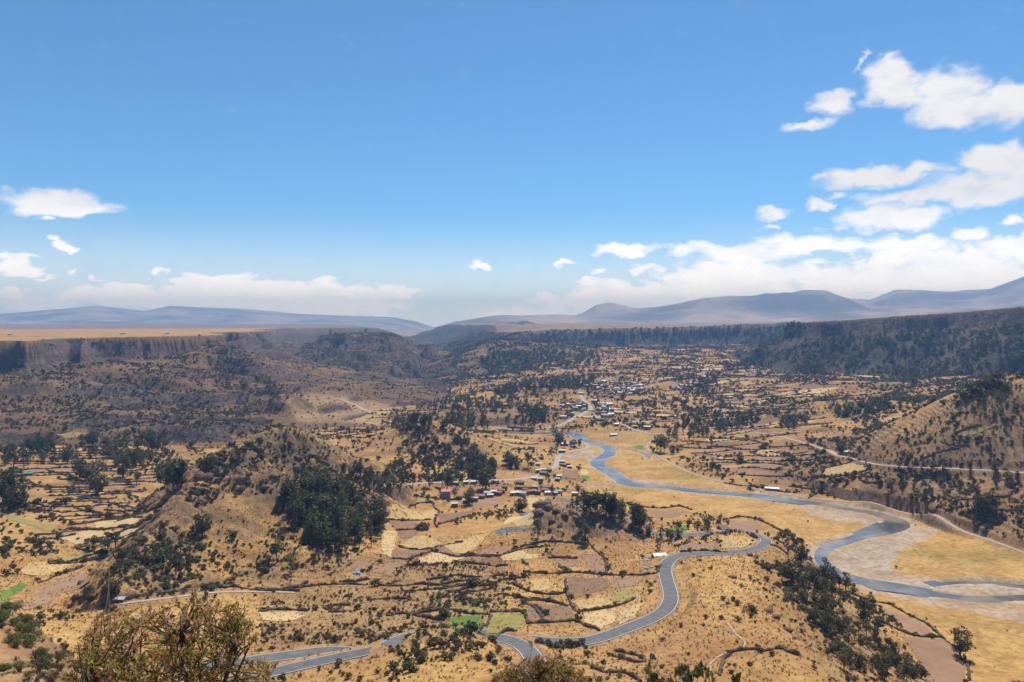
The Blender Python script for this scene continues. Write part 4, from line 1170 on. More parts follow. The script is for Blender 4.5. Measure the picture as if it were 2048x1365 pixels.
# tree groups: polygon of feet in photo pixels, number, height range in metres, kinds, zone
def fill_poly(poly, n, rs):
    a = np.array(poly, float); mn, mx_ = a.min(0), a.max(0)
    out = []
    while len(out) < n:
        p = rs.uniform(mn, mx_, (n * 3, 2))
        out += p[in_poly(p[:, 0], p[:, 1], poly)].tolist()
    return np.array(out[:n])
TP = [([(560,1010),(590,985),(620,965),(655,962),(690,985),(730,1020),(770,1040),(774,1060),(745,1080),(700,1090),(650,1098),(615,1090),(585,1060)], 135, (11, 19), ('pine', 'euc', 'pine'), 'grove'),
      ([(640,1085),(770,1060),(760,1095),(700,1110),(640,1110)], 14, (8, 13), ('euc',), 'grove'),
      ([(1140,1018),(1180,1012),(1240,1035),(1290,1056),(1286,1066),(1230,1045),(1175,1028),(1145,1026)], 40, (11, 17), ('pine', 'euc'), 'row'),
      ([(1290,1062),(1330,1075),(1360,1062),(1400,1050),(1460,1040),(1480,1046),(1420,1062),(1340,1085),(1300,1078)], 26, (5, 9), ('round', 'euc'), 'hedge'),
      ([(690,945),(780,955),(810,975),(780,1000),(730,990),(700,970)], 26, (9, 15), ('euc',), 'village'),
      ([(765,940),(800,900),(850,862),(900,862),(950,890),(960,930),(900,965),(820,965)], 70, (6, 11), ('euc', 'round', 'euc'), 'hill2'),
      ([(900,930),(985,925),(990,960),(920,962)], 22, (9, 15), ('euc', 'round'), 'village'),
      ([(780,850),(830,838),(900,832),(980,848),(975,862),(900,858),(800,868)], 60, (10, 16), ('round', 'euc'), 'clump'),
      ([(1035,838),(1050,808),(1085,815),(1100,842),(1060,848)], 34, (12, 19), ('euc', 'round'), 'clump'),
      ([(985,790),(1030,770),(1110,760),(1190,757),(1185,776),(1110,782),(1050,792),(990,798)], 190, (11, 18), ('euc', 'round'), 'far'),
      ([(900,790),(990,795),(1060,800),(1060,815),(980,830),(880,830),(830,815)], 120, (7, 13), ('euc', 'round'), 'far'),
      ([(960,725),(1000,712),(1120,705),(1210,715),(1190,735),(1080,740),(980,745)], 190, (12, 20), ('euc', 'round'), 'far'),
      ([(1050,672),(1150,664),(1300,660),(1500,656),(1600,652),(1600,675),(1400,685),(1200,682),(1080,690)], 420, (10, 18), ('round',), 'far'),
      ([(1330,860),(1345,848),(1415,842),(1425,868),(1400,880),(1335,885)], 45, (9, 15), ('euc', 'pine'), 'clump'),
      ([(1440,735),(1520,718),(1545,725),(1540,735),(1450,745)], 60, (9, 15), ('round', 'euc'), 'far'),
      ([(1598,752),(1605,738),(1650,735),(1650,752)], 40, (10, 16), ('round',), 'far'),
      ([(1685,745),(1700,722),(1712,722),(1712,745)], 8, (12, 18), ('euc',), 'far'),
      ([(1320,745),(1380,728),(1440,750),(1440,790),(1380,800),(1330,770)], 80, (8, 14), ('euc', 'round'), 'far'),
      ([(1430,855),(1460,840),(1520,828),(1520,838),(1480,860),(1440,868)], 60, (7, 12), ('euc', 'round'), 'far'),
      ([(1555,850),(1570,838),(1620,835),(1620,858),(1570,862)], 30, (9, 13), ('euc', 'round'), 'far'),
      ([(1340,820),(1420,780),(1480,800),(1480,850),(1360,845)], 50, (7, 13), ('euc', 'round'), 'far'),
      ([(1670,825),(1740,800),(1800,790),(1860,800),(1850,815),(1760,825),(1680,838)], 70, (7, 12), ('round',), 'far'),
      ([(1780,770),(1900,760),(1900,740),(1790,735)], 60, (8, 13), ('round', 'euc'), 'far'),
      ([(1190,830),(1330,815),(1330,770),(1130,770),(1120,820)], 46, (7, 13), ('euc', 'round'), 'far'),
      ([(1090,905),(1160,885),(1165,895),(1110,910)], 12, (6, 12), ('round', 'euc'), 'far'),
      ([(1120,900),(1105,860),(1110,855),(1130,885)], 8, (9, 14), ('round',), 'far'),
      ([(0,905),(330,865),(360,900),(330,925),(200,920),(0,935)], 60, (7, 14), ('euc', 'round'), 'far'),
      ([(170,950),(330,940),(340,910),(220,905)], 34, (6, 12), ('euc', 'round'), 'far'),
      ([(480,770),(600,760),(600,790),(480,800)], 18, (6, 10), ('round',), 'far'),
      ([(1600,690),(1700,670),(2048,650),(2048,700),(1750,705)], 170, (7, 14), ('round',), 'far'),
      ([(1750,745),(2048,710),(2048,735),(1800,770)], 70, (7, 12), ('round', 'euc'), 'far'),
      ([(1850,990),(2048,985),(2048,1040),(1900,1040)], 26, (5, 9), ('round', 'euc'), 'far'),
      ([(1760,950),(2048,960),(2048,985),(1780,985)], 26, (6, 10), ('euc', 'round'), 'far'),
      ([(760,735),(860,700),(880,740),(860,760)], 16, (6, 10), ('round',), 'far'),
      ([(1560,1090),(1600,1105),(1700,1195),(1830,1335),(1845,1365),(1700,1365),(1625,1240),(1570,1150)], 62, (4, 9), ('euc', 'round', 'euc'), 'spur'),
      ([(215,1150),(290,1100),(380,1060),(420,1100),(330,1180),(240,1190)], 22, (4, 8), ('euc', 'round'), 'hill')]
trs = np.random.default_rng(21)
cand = []                                      # x, y, height, kind, variant, zone, apparent size
a = np.array([(t[0], t[1]) for t in TL], float)
xs, ys = cast(a[:, 0], a[:, 1])
for (px, py, h, kd, zn), x, y in zip(TL, xs, ys):
    d = math.hypot(x, y) * math.hypot(1, (py - 645) / F_PX)
    cand.append((x, y, h * d / F_PX, kd, zn, h + 1000))
for poly, n, (h0, h1), kinds, zn in TP:
    p = fill_poly(poly, n, trs)
    xs, ys = cast(p[:, 0], p[:, 1])
    for x, y in zip(xs, ys):
        h = trs.uniform(h0, h1)
        d = math.hypot(x, y)
        if d > 3500:
            continue
        cand.append((x, y, h, kinds[trs.integers(len(kinds))], zn, h * F_PX / d))
cx2 = np.array([c[0] for c in cand]); cy2 = np.array([c[1] for c in cand])
rd = gsample(ROADD, cx2, cy2); rv = gsample(RIVD, cx2, cy2)
cand = [c for c, a_, b_ in zip(cand, rd, rv) if (a_ > 1.0 and b_ > 3) or c[5] > 900]
cand.sort(key=lambda c: -c[5] - (60 if c[4] != 'far' else 0))
solo = [c for c in cand if c[4] != 'far'][:300]
ids = set(map(id, solo))
rest_t = [c for c in cand if id(c) not in ids]
for x, y, h, kd, zn, s in solo:
    tm, cmh, _ = TREES[kd][trs.integers(len(TREES[kd]))]
    r = bpy.data.objects.new({'euc': 'eucalyptus_tree', 'round': 'broadleaf_tree', 'pine': 'pine_tree'}[kd], None)
    r.location = (x, y, float(gz(x, y)) - 0.1)
    r.rotation_euler = (0, 0, trs.uniform(0, 6.28))
    w = h * trs.uniform(0.9, 1.25) * (1.25 if kd == 'euc' else 1.0)
    r.scale = (w, w, h)
    r.empty_display_size = 0.2
    col.objects.link(r)
    lab, grp = ZONE[zn]
    if zn == 'grove': lab = {'pine': 'pointed dark tree in the dense grove under the craggy hill', 'euc': 'slender tree in the dense grove under the craggy hill'}.get(kd, lab)
    tag(r, lab, 'tree', grp)
    for nm, me in (('trunk', tm), ('crown', cmh)):
        c = bpy.data.objects.new(nm, me); c.parent = r; col.objects.link(c)
P, S, Rr, I = [], [], [], []
kinds = ['euc', 'round', 'pine']
allm = [v[2] for k in kinds for v in TREES[k]]
off = {'euc': 0, 'round': len(TREES['euc']), 'pine': len(TREES['euc']) + len(TREES['round'])}
for x, y, h, kd, zn, s in rest_t:
    P.append((x, y, float(gz(x, y)) - .1)); w = h * trs.uniform(.9, 1.3); S.append((w, w, h)); Rr.append((0, 0, trs.uniform(0, 6.28)))
    I.append(off[kd] + trs.integers(len(TREES[kd])))
gn_scatter('woodland', P, S, Rr, I, allm, 'dark woods scattered over the far slopes and around the town', 'woodland')

# ================================================================== FIELDS AND WALLS
def cv(pts, ox, oy=840, k=2.6):
    return [(a / k + ox, b / k + oy) for a, b in pts]
CA, CB, CC, CD = 500, 1000, 0, 1448            # four photo crops used for tracing
FIELDS = [('f_gold', CA, [(740,440),(960,460),(975,500),(940,520),(720,515)]), ('f_brown', CA, [(720,525),(860,525),(870,570),(760,572)]), ('f_brown', CA, [(985,490),(1180,470),(1100,510),(985,545)]),
 ('f_brown', CA, [(770,575),(880,580),(870,610),(775,620)]), ('f_gold', CA, [(780,650),(850,605),(930,610),(1000,640),(930,670),(850,675)]), ('f_brown', CA, [(750,670),(930,680),(830,720),(730,720)]),
 ('f_brown', CA, [(950,660),(1060,655),(1040,700),(940,685)]), ('f_pale', CA, [(850,735),(960,690),(1120,715),(1050,745),(900,750)]), ('f_gold', CA, [(1000,650),(1180,600),(1250,590),(1170,670),(1130,700),(1060,690)]),
 ('f_rose', CA, [(1150,720),(1250,660),(1350,660),(1280,700),(1180,740)]), ('f_pale', CA, [(1300,715),(1430,680),(1520,715),(1440,725)]), ('f_rose', CA, [(640,770),(750,735),(800,750),(740,800),(630,800)]),
 ('f_rose', CA, [(500,780),(560,730),(650,740),(580,790)]), ('f_pale', CA, [(690,570),(765,580),(735,715),(690,700)]), ('f_pale', CA, [(50,1000),(250,1000),(290,1020),(200,1050),(60,1045)]),
 ('f_pale', CA, [(1310,540),(1340,510),(1420,500),(1500,510),(1480,550),(1390,555)]), ('f_green', CA, [(1035,1040),(1080,1018),(1180,1022),(1215,1040),(1205,1090),(1150,1112),(1070,1105),(1040,1080)]),
 ('f_mix', CA, [(1250,1040),(1270,1000),(1400,1005),(1435,1050),(1400,1080),(1300,1110),(1210,1108)]), ('f_mix', CA, [(1030,970),(1120,965),(1200,985),(1230,1010),(1120,1000),(1040,985)]),
 ('f_brown', CA, [(770,400),(840,415),(850,435),(770,428)]), ('f_rose', CA, [(1060,420),(1290,400),(1320,440),(1130,460)]), ('f_pale', CA, [(850,400),(940,405),(960,425),(870,430)]),
 ('f_brown', CB, [(350,820),(560,825),(575,870),(390,930),(350,890)]), ('f_rose', CB, [(570,825),(740,825),(720,860),(600,880),(580,870)]), ('f_gold', CB, [(390,940),(540,925),(590,955),(540,975),(420,990)]),
 ('f_olive', CB, [(590,890),(700,880),(710,920),(620,950),(590,950)]), ('f_pale', CB, [(430,1010),(600,975),(610,1050),(520,1090),(430,1040)]), ('f_pale', CB, [(620,985),(740,950),(700,1030),(620,1070)]),
 ('f_brown', CB, [(200,960),(350,970),(410,1030),(270,1050),(220,1040)]), ('f_brown', CB, [(140,950),(190,970),(212,1040),(150,1055)]), ('f_rose', CB, [(430,710),(500,690),(545,760),(550,798),(470,790)]),
 ('f_rose', CB, [(290,740),(420,725),(440,755),(330,765)]), ('f_pale', CB, [(0,710),(90,680),(200,700),(170,725),(20,735)]), ('f_gold', CB, [(160,835),(260,830),(265,880),(180,890)]),
 ('f_rose', CB, [(950,640),(1130,640),(1140,670),(930,680)]), ('f_gold', CB, [(1150,612),(1310,620),(1330,640),(1250,668),(1150,668)]), ('f_rose', CB, [(1200,530),(1340,530),(1365,572),(1200,570)]),
 ('f_green', CB, [(850,570),(960,550),(985,558),(960,582),(870,585)]), ('f_rose', CB, [(780,480),(980,475),(900,510),(780,510)]), ('f_brown', CB, [(325,252),(408,265),(408,308),(330,300)]),
 ('f_pale', CB, [(415,258),(455,262),(465,288),(420,288)]), ('f_green', CB, [(420,292),(468,292),(465,310),(425,308)]), ('f_green', CB, [(690,140),(740,130),(750,155),(710,155)]), ('f_pale', CB, [(140,405),(235,405),(235,450),(150,455)]),
 ('f_olive', CC, [(10,480),(100,500),(250,545),(310,565),(250,580),(150,550),(60,520)]), ('f_olive', CC, [(260,720),(420,700),(510,680),(430,720),(300,740)]), ('f_gold', CC, [(120,760),(200,740),(400,740),(330,780),(240,810),(110,800)]),
 ('f_rose', CC, [(60,970),(230,860),(440,790),(480,830),(330,900),(230,960),(130,990)]), ('f_pale', CC, [(480,520),(730,512),(710,550),(500,565)]), ('f_pale', CC, [(300,620),(450,575),(720,565),(700,600),(520,620),(400,650)]),
 ('f_green', CC, [(0,890),(60,870),(110,850),(150,860),(90,900),(40,930),(0,940)]), ('f_olive', CC, [(290,75),(450,70),(440,85),(330,95)]), ('f_green', CC, [(1058,64),(1095,60),(1100,72),(1070,75)]),
 ('f_rose', CD, [(790,960),(940,1020),(1030,1060),(1110,1125),(990,1115),(900,1060),(850,1010)]), ('f_rose', CD, [(930,1130),(1130,1140),(1230,1200),(1258,1330),(1236,1380),(1090,1380),(1000,1230)]), ('f_rose', CD, [(240,345),(360,350),(310,375),(200,360)]),
 ('f_olive', CD, [(1190,80),(1340,28),(1400,40),(1260,90)]), ('f_green', CD, [(1040,15),(1070,8),(1080,25),(1050,30)])]
FW = {'f_gold': ('golden stubble', 'field'), 'f_pale': ('pale straw', 'field'), 'f_brown': ('brown ploughed', 'field'), 'f_rose': ('rosy brown bare', 'field'), 'f_green': ('bright green', 'field'), 'f_mix': ('patchy green and yellow', 'field'), 'f_olive': ('dull olive', 'field')}
FPLACE = {CA: 'between the village and the road', CB: 'around the knoll and the road loop', CC: 'beyond the foot of the craggy hill', CD: 'on the river flat under the spur'}
FIELD_PX = []
def drape(name, poly, mat, zo=0.14, step=4.0, jit=0.0):
    """a sheet of land cover following the ground inside a world-space outline"""
    out = []
    n = len(poly)
    for i in range(n):
        a, b = np.array(poly[i]), np.array(poly[(i + 1) % n])
        k = max(1, int(np.hypot(*(b - a)) / step))
        for t in range(k):
            p = a + (b - a) * t / k
            out.append((p[0] + random.uniform(-jit, jit), p[1] + random.uniform(-jit, jit)))
    a = np.array(out); mn, mx_ = a.min(0), a.max(0)
    gx, gy = np.meshgrid(np.arange(mn[0], mx_[0], step), np.arange(mn[1], mx_[1], step))
    gx, gy = gx.ravel(), gy.ravel()
    ok = in_poly(gx, gy, out)
    if ok.any():
        ok[ok] = seg_dist(gx[ok], gy[ok], out + [out[0]]) > step * 0.4
    pts = [Vector(p) for p in out] + [Vector((x_, y_)) for x_, y_ in zip(gx[ok], gy[ok])]
    vv, _, ff, *_r = delaunay_2d_cdt(pts, [], [list(range(len(out)))], 1, 1e-4)
    if not ff:
        return None
    z = gz(np.array([v.x for v in vv]), np.array([v.y for v in vv])) + zo
    return mesh_obj(name, [(v.x, v.y, zz) for v, zz in zip(vv, z)], [f[::-1] if False else f for f in ff], mat, None, True)
for i, (mt_, ox, pts) in enumerate(FIELDS):
    px = cv(pts, ox)
    wp = cast_pts(px)
    o = drape('field', wp, M[mt_], 0.14 + 0.004 * (i % 5), 4.0, 0.8)
    if o is None:
        continue
    FIELD_PX.append(wp)
    tag(o, '%s field %s' % (FW[mt_][0], FPLACE[ox]), 'field', '%s fields %s' % (FW[mt_][0], FPLACE[ox]), 'structure')
# two ponds in the fields
for px, lab in (([(990,1062),(1010,1055),(1060,1056),(1065,1060),(1030,1064),(995,1068)], 'grey shallow pond in the fields before the knoll'), ([(1038,1028),(1060,1024),(1076,1026),(1060,1031),(1042,1033)], 'small grey pool near the village fields')):
    o = drape('pond', cast_pts(px), M['water'], 0.12, 3.0)
    if o:
        for v in o.data.vertices: v.co.z = min(w.co.z for w in o.data.vertices) if False else v.co.z
        tag(o, lab, 'pond', kind='structure')

def wall_mesh(P, w=0.55, h=1.25, seed=0, V=None, F=None):
    rs = np.random.default_rng(seed)
    L = smooth_line(P, 1.6) if len(P) > 2 else np.array([np.array(P[0]) + (np.array(P[1]) - np.array(P[0])) * t for t in np.linspace(0, 1, max(2, int(math.dist(P[0], P[1]) / 1.6)))])
    L = L + rs.normal(size=L.shape) * 0.16
    T = np.gradient(L, axis=0); T /= np.linalg.norm(T, axis=1)[:, None] + 1e-9
    Nn = np.c_[T[:, 1], -T[:, 0]]
    z = gz(L[:, 0], L[:, 1])
    V = [] if V is None else V; F = [] if F is None else F
    b0 = len(V)
    for i in range(len(L)):
        hh = h * rs.uniform(0.35, 1.35)
        for o, zz in ((-w * 1.25, -0.35), (-w * rs.uniform(.7, 1.05), hh * .75), (rs.uniform(-.15, .15), hh), (w * rs.uniform(.7, 1.05), hh * .72), (w * 1.25, -0.35)):
            V.append((L[i, 0] + Nn[i, 0] * o, L[i, 1] + Nn[i, 1] * o, z[i] + zz))
    for i in range(len(L) - 1):
        for k in range(4):
            q = b0 + i * 5 + k
            F.append((q, q + 1, q + 6, q + 5))
    e = b0 + (len(L) - 1) * 5
    F.append((b0 + 4, b0 + 3, b0 + 2, b0 + 1, b0)); F.append((e, e + 1, e + 2, e + 3, e + 4))
    return V, F, L
WALLS = [(CB, [(0,710),(100,665),(230,635),(330,635),(450,650)]), (CB, [(470,645),(540,720),(555,800)]), (CB, [(120,790),(250,800),(400,795),(560,808),(700,808),(800,800),(835,760)]), (CB, [(340,830),(345,880),(370,960),(410,1010)]),
 (CB, [(60,850),(160,895),(280,910),(340,900)]), (CB, [(0,905),(120,930),(260,945),(350,970)]), (CB, [(120,950),(180,980),(215,1030)]), (CB, [(60,990),(130,1010),(150,1060)]), (CB, [(140,1060),(270,1055),(400,1045)]), (CB, [(400,1045),(450,1075),(520,1100)]),
 (CB, [(420,998),(560,978),(650,955),(700,930)]), (CB, [(1200,1210),(1300,1195),(1370,1205),(1450,1190),(1500,1205),(1560,1225)]), (CB, [(1190,1215),(1160,1260),(1140,1330)]), (CB, [(470,1290),(540,1315),(640,1315),(690,1340),(730,1365)]),
 (CB, [(600,1200),(700,1225),(755,1245),(745,1258),(690,1260),(590,1230)]), (CB, [(760,455),(850,460),(930,450),(1000,470)]), (CB, [(440,380),(560,400),(640,430),(760,455)]), (CB, [(905,660),(980,640),(990,625)]), (CB, [(840,612),(826,685)]), (CB, [(1340,520),(1400,545),(1500,600),(1560,640)]), (CB, [(940,690),(1060,682),(1180,690)]),
 (CA, [(770,425),(860,440),(950,430),(960,460),(985,480),(960,520),(970,560)]), (CA, [(720,520),(800,525),(940,520)]), (CA, [(760,575),(860,570),(930,570)]), (CA, [(770,660),(850,676),(940,672),(1000,655),(1110,635)]), (CA, [(740,724),(830,722),(930,690),(945,684),(1060,712),(1130,712)]),
 (CA, [(850,752),(920,757),(1000,747)]), (CA, [(980,545),(1100,512),(1180,490)]), (CA, [(1130,702),(1300,706),(1420,672),(1560,655)]), (CA, [(0,885),(120,890),(200,875),(300,850)]), (CA, [(50,998),(150,990),(300,995)]), (CA, [(820,1020),(960,960),(1000,920)]),
 (CA, [(1030,975),(1120,1003),(1240,1015),(1250,1030),(1200,1100)]), (CA, [(1250,1000),(1330,1000),(1420,1003),(1440,1050)]), (CA, [(1190,1113),(1300,1114),(1385,1100)]), (CA, [(640,1125),(720,1145)]), (CA, [(1430,960),(1480,965),(1520,1000),(1520,1050)]), (CA, [(1400,940),(1500,940),(1560,945)]), (CA, [(850,395),(960,405),(1040,430)]), (CA, [(1000,420),(1150,398),(1290,398)]), (CA, [(150,990),(60,985),(50,1000)]),
 (CC, [(240,260),(320,285),(400,310),(470,330)]), (CC, [(120,310),(220,350),(340,355),(400,370)]), (CC, [(250,380),(380,375),(470,360)]), (CC, [(820,370),(890,385),(970,395)]), (CC, [(480,508),(600,514),(730,510)]), (CC, [(370,572),(480,572),(600,562),(720,560)]),
 (CC, [(250,740),(340,740),(420,722),(520,690)]), (CC, [(480,430),(600,440),(760,445)]), (CC, [(540,470),(650,480),(760,470)]), (CC, [(380,940),(500,935)]), (CC, [(570,960),(700,920),(850,900),(1000,880)]), (CC, [(1050,885),(1200,865),(1400,885),(1560,890)]), (CC, [(180,600),(320,590),(380,560)]), (CC, [(200,850),(300,810),(440,760)]), (CC, [(540,330),(600,320),(680,330)]), (CC, [(560,380),(700,400),(800,400)]), (CC, [(560,640),(640,620),(700,600)]),
 (CD, [(640,890),(750,940),(860,960),(950,1010),(1050,1060),(1130,1130),(1210,1190)]), (CD, [(780,1030),(880,1080),(980,1120),(1130,1130)]), (CD, [(1250,1230),(1275,1330),(1255,1365)]), (CD, [(180,515),(260,560),(340,600),(390,640)]), (CD, [(0,520),(80,505),(180,520)]), (CD, [(240,650),(330,700)]),
 (CD, [(440,410),(500,370),(560,330)]), (CD, [(0,330),(100,345),(180,350),(300,375),(370,380)]), (CD, [(1180,85),(1260,45),(1340,25)]), (CD, [(60,95),(160,110),(240,140),(320,140),(440,130)])]
WPLACE = {CA: ('dark dry stone wall around the small fields between village and road', 'walls of the middle fields'), CB: ('dark dry stone wall among the fields below the rocky knoll', 'walls below the knoll'),
          CC: ('dark dry stone wall on the golden terraces beside the craggy hill', 'walls beside the craggy hill'), CD: ('dark dry stone wall on the river flats beyond the spur', 'walls on the river flats')}
wall_lines = []
for i, (ox, pts) in enumerate(WALLS):
    wp = cast_pts(cv(pts, ox))
    if any(math.dist(a, b) > 130 for a, b in zip(wp, wp[1:])):
        continue
    V, F, L = wall_mesh(wp, 0.5, 1.2, i)
    o = mesh_obj('stone_wall', V, F, M['stone_wall'])
    tag(o, WPLACE[ox][0], 'wall', WPLACE[ox][1])
    wall_lines.append(L)
# ---- net of smaller field walls over the rest of the farmland
NETS = [([(0,870),(330,850),(360,940),(0,950)], 40, 17, .6, .3), ([(1120,830),(1230,800),(1330,800),(1400,860),(1330,870),(1240,850),(1190,850)], 42, 22, .5, .4), ([(1330,790),(1700,700),(1900,720),(1750,800),(1500,800)], 64, 30, .5, .35), ([(400,850),(560,860),(540,850),(480,880),(430,925),(380,960),(360,900)], 40, 18, .55, .3), ([(1050,1090),(1180,1075),(1210,1120),(1190,1150),(1060,1160)], 20, 12, .45, .15), ([(900,870),(980,850),(1000,880),(960,930)], 40, 22, .5, .4), ([(20,950),(360,950),(370,1000),(260,1100),(0,1200)], 27, 12, .68, 0.35), ([(1330,880),(1420,868),(1600,890),(1660,905),(1900,945),(1750,975),(1600,985),(1480,960),(1340,920)], 36, 19, .72, 0.5), ([(1380,790),(1600,760),(1720,850),(1500,880),(1380,870)], 44, 22, .65, 0.45),
        ([(560,860),(760,850),(800,900),(700,905),(620,870)], 40, 20, .6, 0.45), ([(960,870),(1110,870),(1110,900),(1050,935),(960,920)], 46, 26, .5, 0.3), ([(300,880),(300,850),(560,800),(800,790),(1000,850),(780,850),(560,862)], 46, 22, .6, 0.45), ([(520,1120),(1000,1120),(1000,1250),(560,1265)], 15, 9, .22, 0.0),
        ([(1200,750),(1400,720),(1600,740),(1400,790)], 60, 30, .5, 0.5), ([(1700,900),(2048,840),(2048,930),(1800,930)], 36, 14, .55, 0.2), ([(840,1100),(1050,1090),(1060,1180),(860,1200)], 20, 12, .4, 0.0), ([(1620,990),(1800,950),(2048,960),(2048,1080),(1850,1020)], 30, 11, .5, 0.1)]
net_edges, net_cells = [], []
nrs = np.random.default_rng(31)
for poly, ca, cb, pw, pf in NETS:
    wp = np.array(cast_pts(poly))
    c0 = wp.mean(0)
    ph0 = math.atan2(c0[0], c0[1]) + nrs.uniform(-.25, .25)
    ex, ey = np.array((math.cos(ph0), -math.sin(ph0))), np.array((math.sin(ph0), math.cos(ph0)))
    rel = wp - c0
    ua, va = rel @ ex, rel @ ey
    us = np.arange(ua.min() - ca, ua.max() + ca, ca); vs_ = np.arange(va.min() - cb, va.max() + cb, cb)
    G = {}
    for i, u in enumerate(us):
        for j, v in enumerate(vs_):
            uu = u + nrs.uniform(-.38, .38) * ca + (ca * .5 if j % 2 else 0); v2 = v + nrs.uniform(-.3, .3) * cb
            G[i, j] = c0 + ex * uu + ey * v2
    keys = list(G)
    arr = np.array([G[k] for k in keys])
    z = gz(arr[:, 0], arr[:, 1]); qx, qy = project(arr[:, 0], arr[:, 1], z)
    ok = in_poly(qx, qy, poly) & (gsample(cls.astype(float), arr[:, 0], arr[:, 1]) < .1) & (hidden(arr[:, 0], arr[:, 1]) < 1.0) & (gsample(ROADD, arr[:, 0], arr[:, 1]) > 3) & (gsample(RIVD, arr[:, 0], arr[:, 1]) > 12)
    okd = {k: bool(b) for k, b in zip(keys, ok)}
    for (i, j) in keys:
        if not okd[i, j]:
            continue
        for di, dj, pr in ((1, 0, pw * 1.15), (0, 1, pw * .6)):
            k2 = (i + di, j + dj)
            if okd.get(k2) and nrs.random() < pr:
                a, b = G[i, j], G[k2]
                mid = (a + b) / 2 + nrs.normal(size=2) * 0.09 * np.hypot(*(b - a))
                net_edges.append([tuple(a), tuple(mid), tuple(b)])
        if okd.get((i + 1, j)) and okd.get((i, j + 1)) and okd.get((i + 1, j + 1)) and nrs.random() < pf:
            cell = np.array([G[i, j], G[i + 1, j], G[i + 1, j + 1], G[i, j + 1]])
            cm_ = cell.mean(0)
            net_cells.append([tuple(cm_ + (p - cm_) * 0.9) for p in cell])
def near_field(e):
    m = e[1]
    return any(in_poly(np.array(m[0]), np.array(m[1]), f) for f in FIELD_PX)
net_edges = [e for e in net_edges if not near_field(e)]
net_edges.sort(key=lambda e: -math.dist(e[0], e[2]) / (math.hypot(*e[1]) ** 1.3))
for i, e in enumerate(net_edges[:225]):
    V, F, L = wall_mesh(e, 0.5, 1.15, 900 + i)
    o = mesh_obj('stone_wall', V, F, M['stone_wall'])
    d = math.hypot(*e[1])
    qx, qy = project(e[1][0], e[1][1], float(gz(*e[1])))
    if qx < 420: lb = ('low dark field wall on the terraces beyond the hill foot', 'low terrace walls in the left valley')
    elif qx > 1300: lb = ('low dark field wall on the farmland across the river', 'low walls across the river')
    elif qy > 1090: lb = ('low ruined stone wall in the rubble ground near the road', 'low ruined walls by the road')
    else: lb = ('low dark field wall in the far middle of the valley', 'low walls in the far valley')
    tag(o, lb[0], 'wall', lb[1])
    wall_lines.append(L)
V, F = [], []
for i, e in enumerate(net_edges[225:]):
    V, F, L = wall_mesh(e, 0.5, 1.15, 2000 + i, V, F)
    wall_lines.append(L)
if F:
    tag(mesh_obj('field_walls', V, F, M['stone_wall']), 'maze of low dark field walls over the far farmland', 'walls', kind='stuff')
cols_f = ['f_gold', 'f_pale', 'f_rose', 'f_brown', 'f_gold', 'f_rose']
for i, cpoly in enumerate(net_cells):
    mt_ = cols_f[nrs.integers(len(cols_f))] if nrs.random() > 0.05 else 'f_olive'
    o = drape('field', cpoly, M[mt_], 0.14 + .004 * (i % 5), 6.0, 0.8)
    if o:
        tag(o, 'small %s field in the far walled farmland' % FW[mt_][0], 'field', 'small %s fields far off' % FW[mt_][0], 'structure')
        FIELD_PX.append(cpoly)

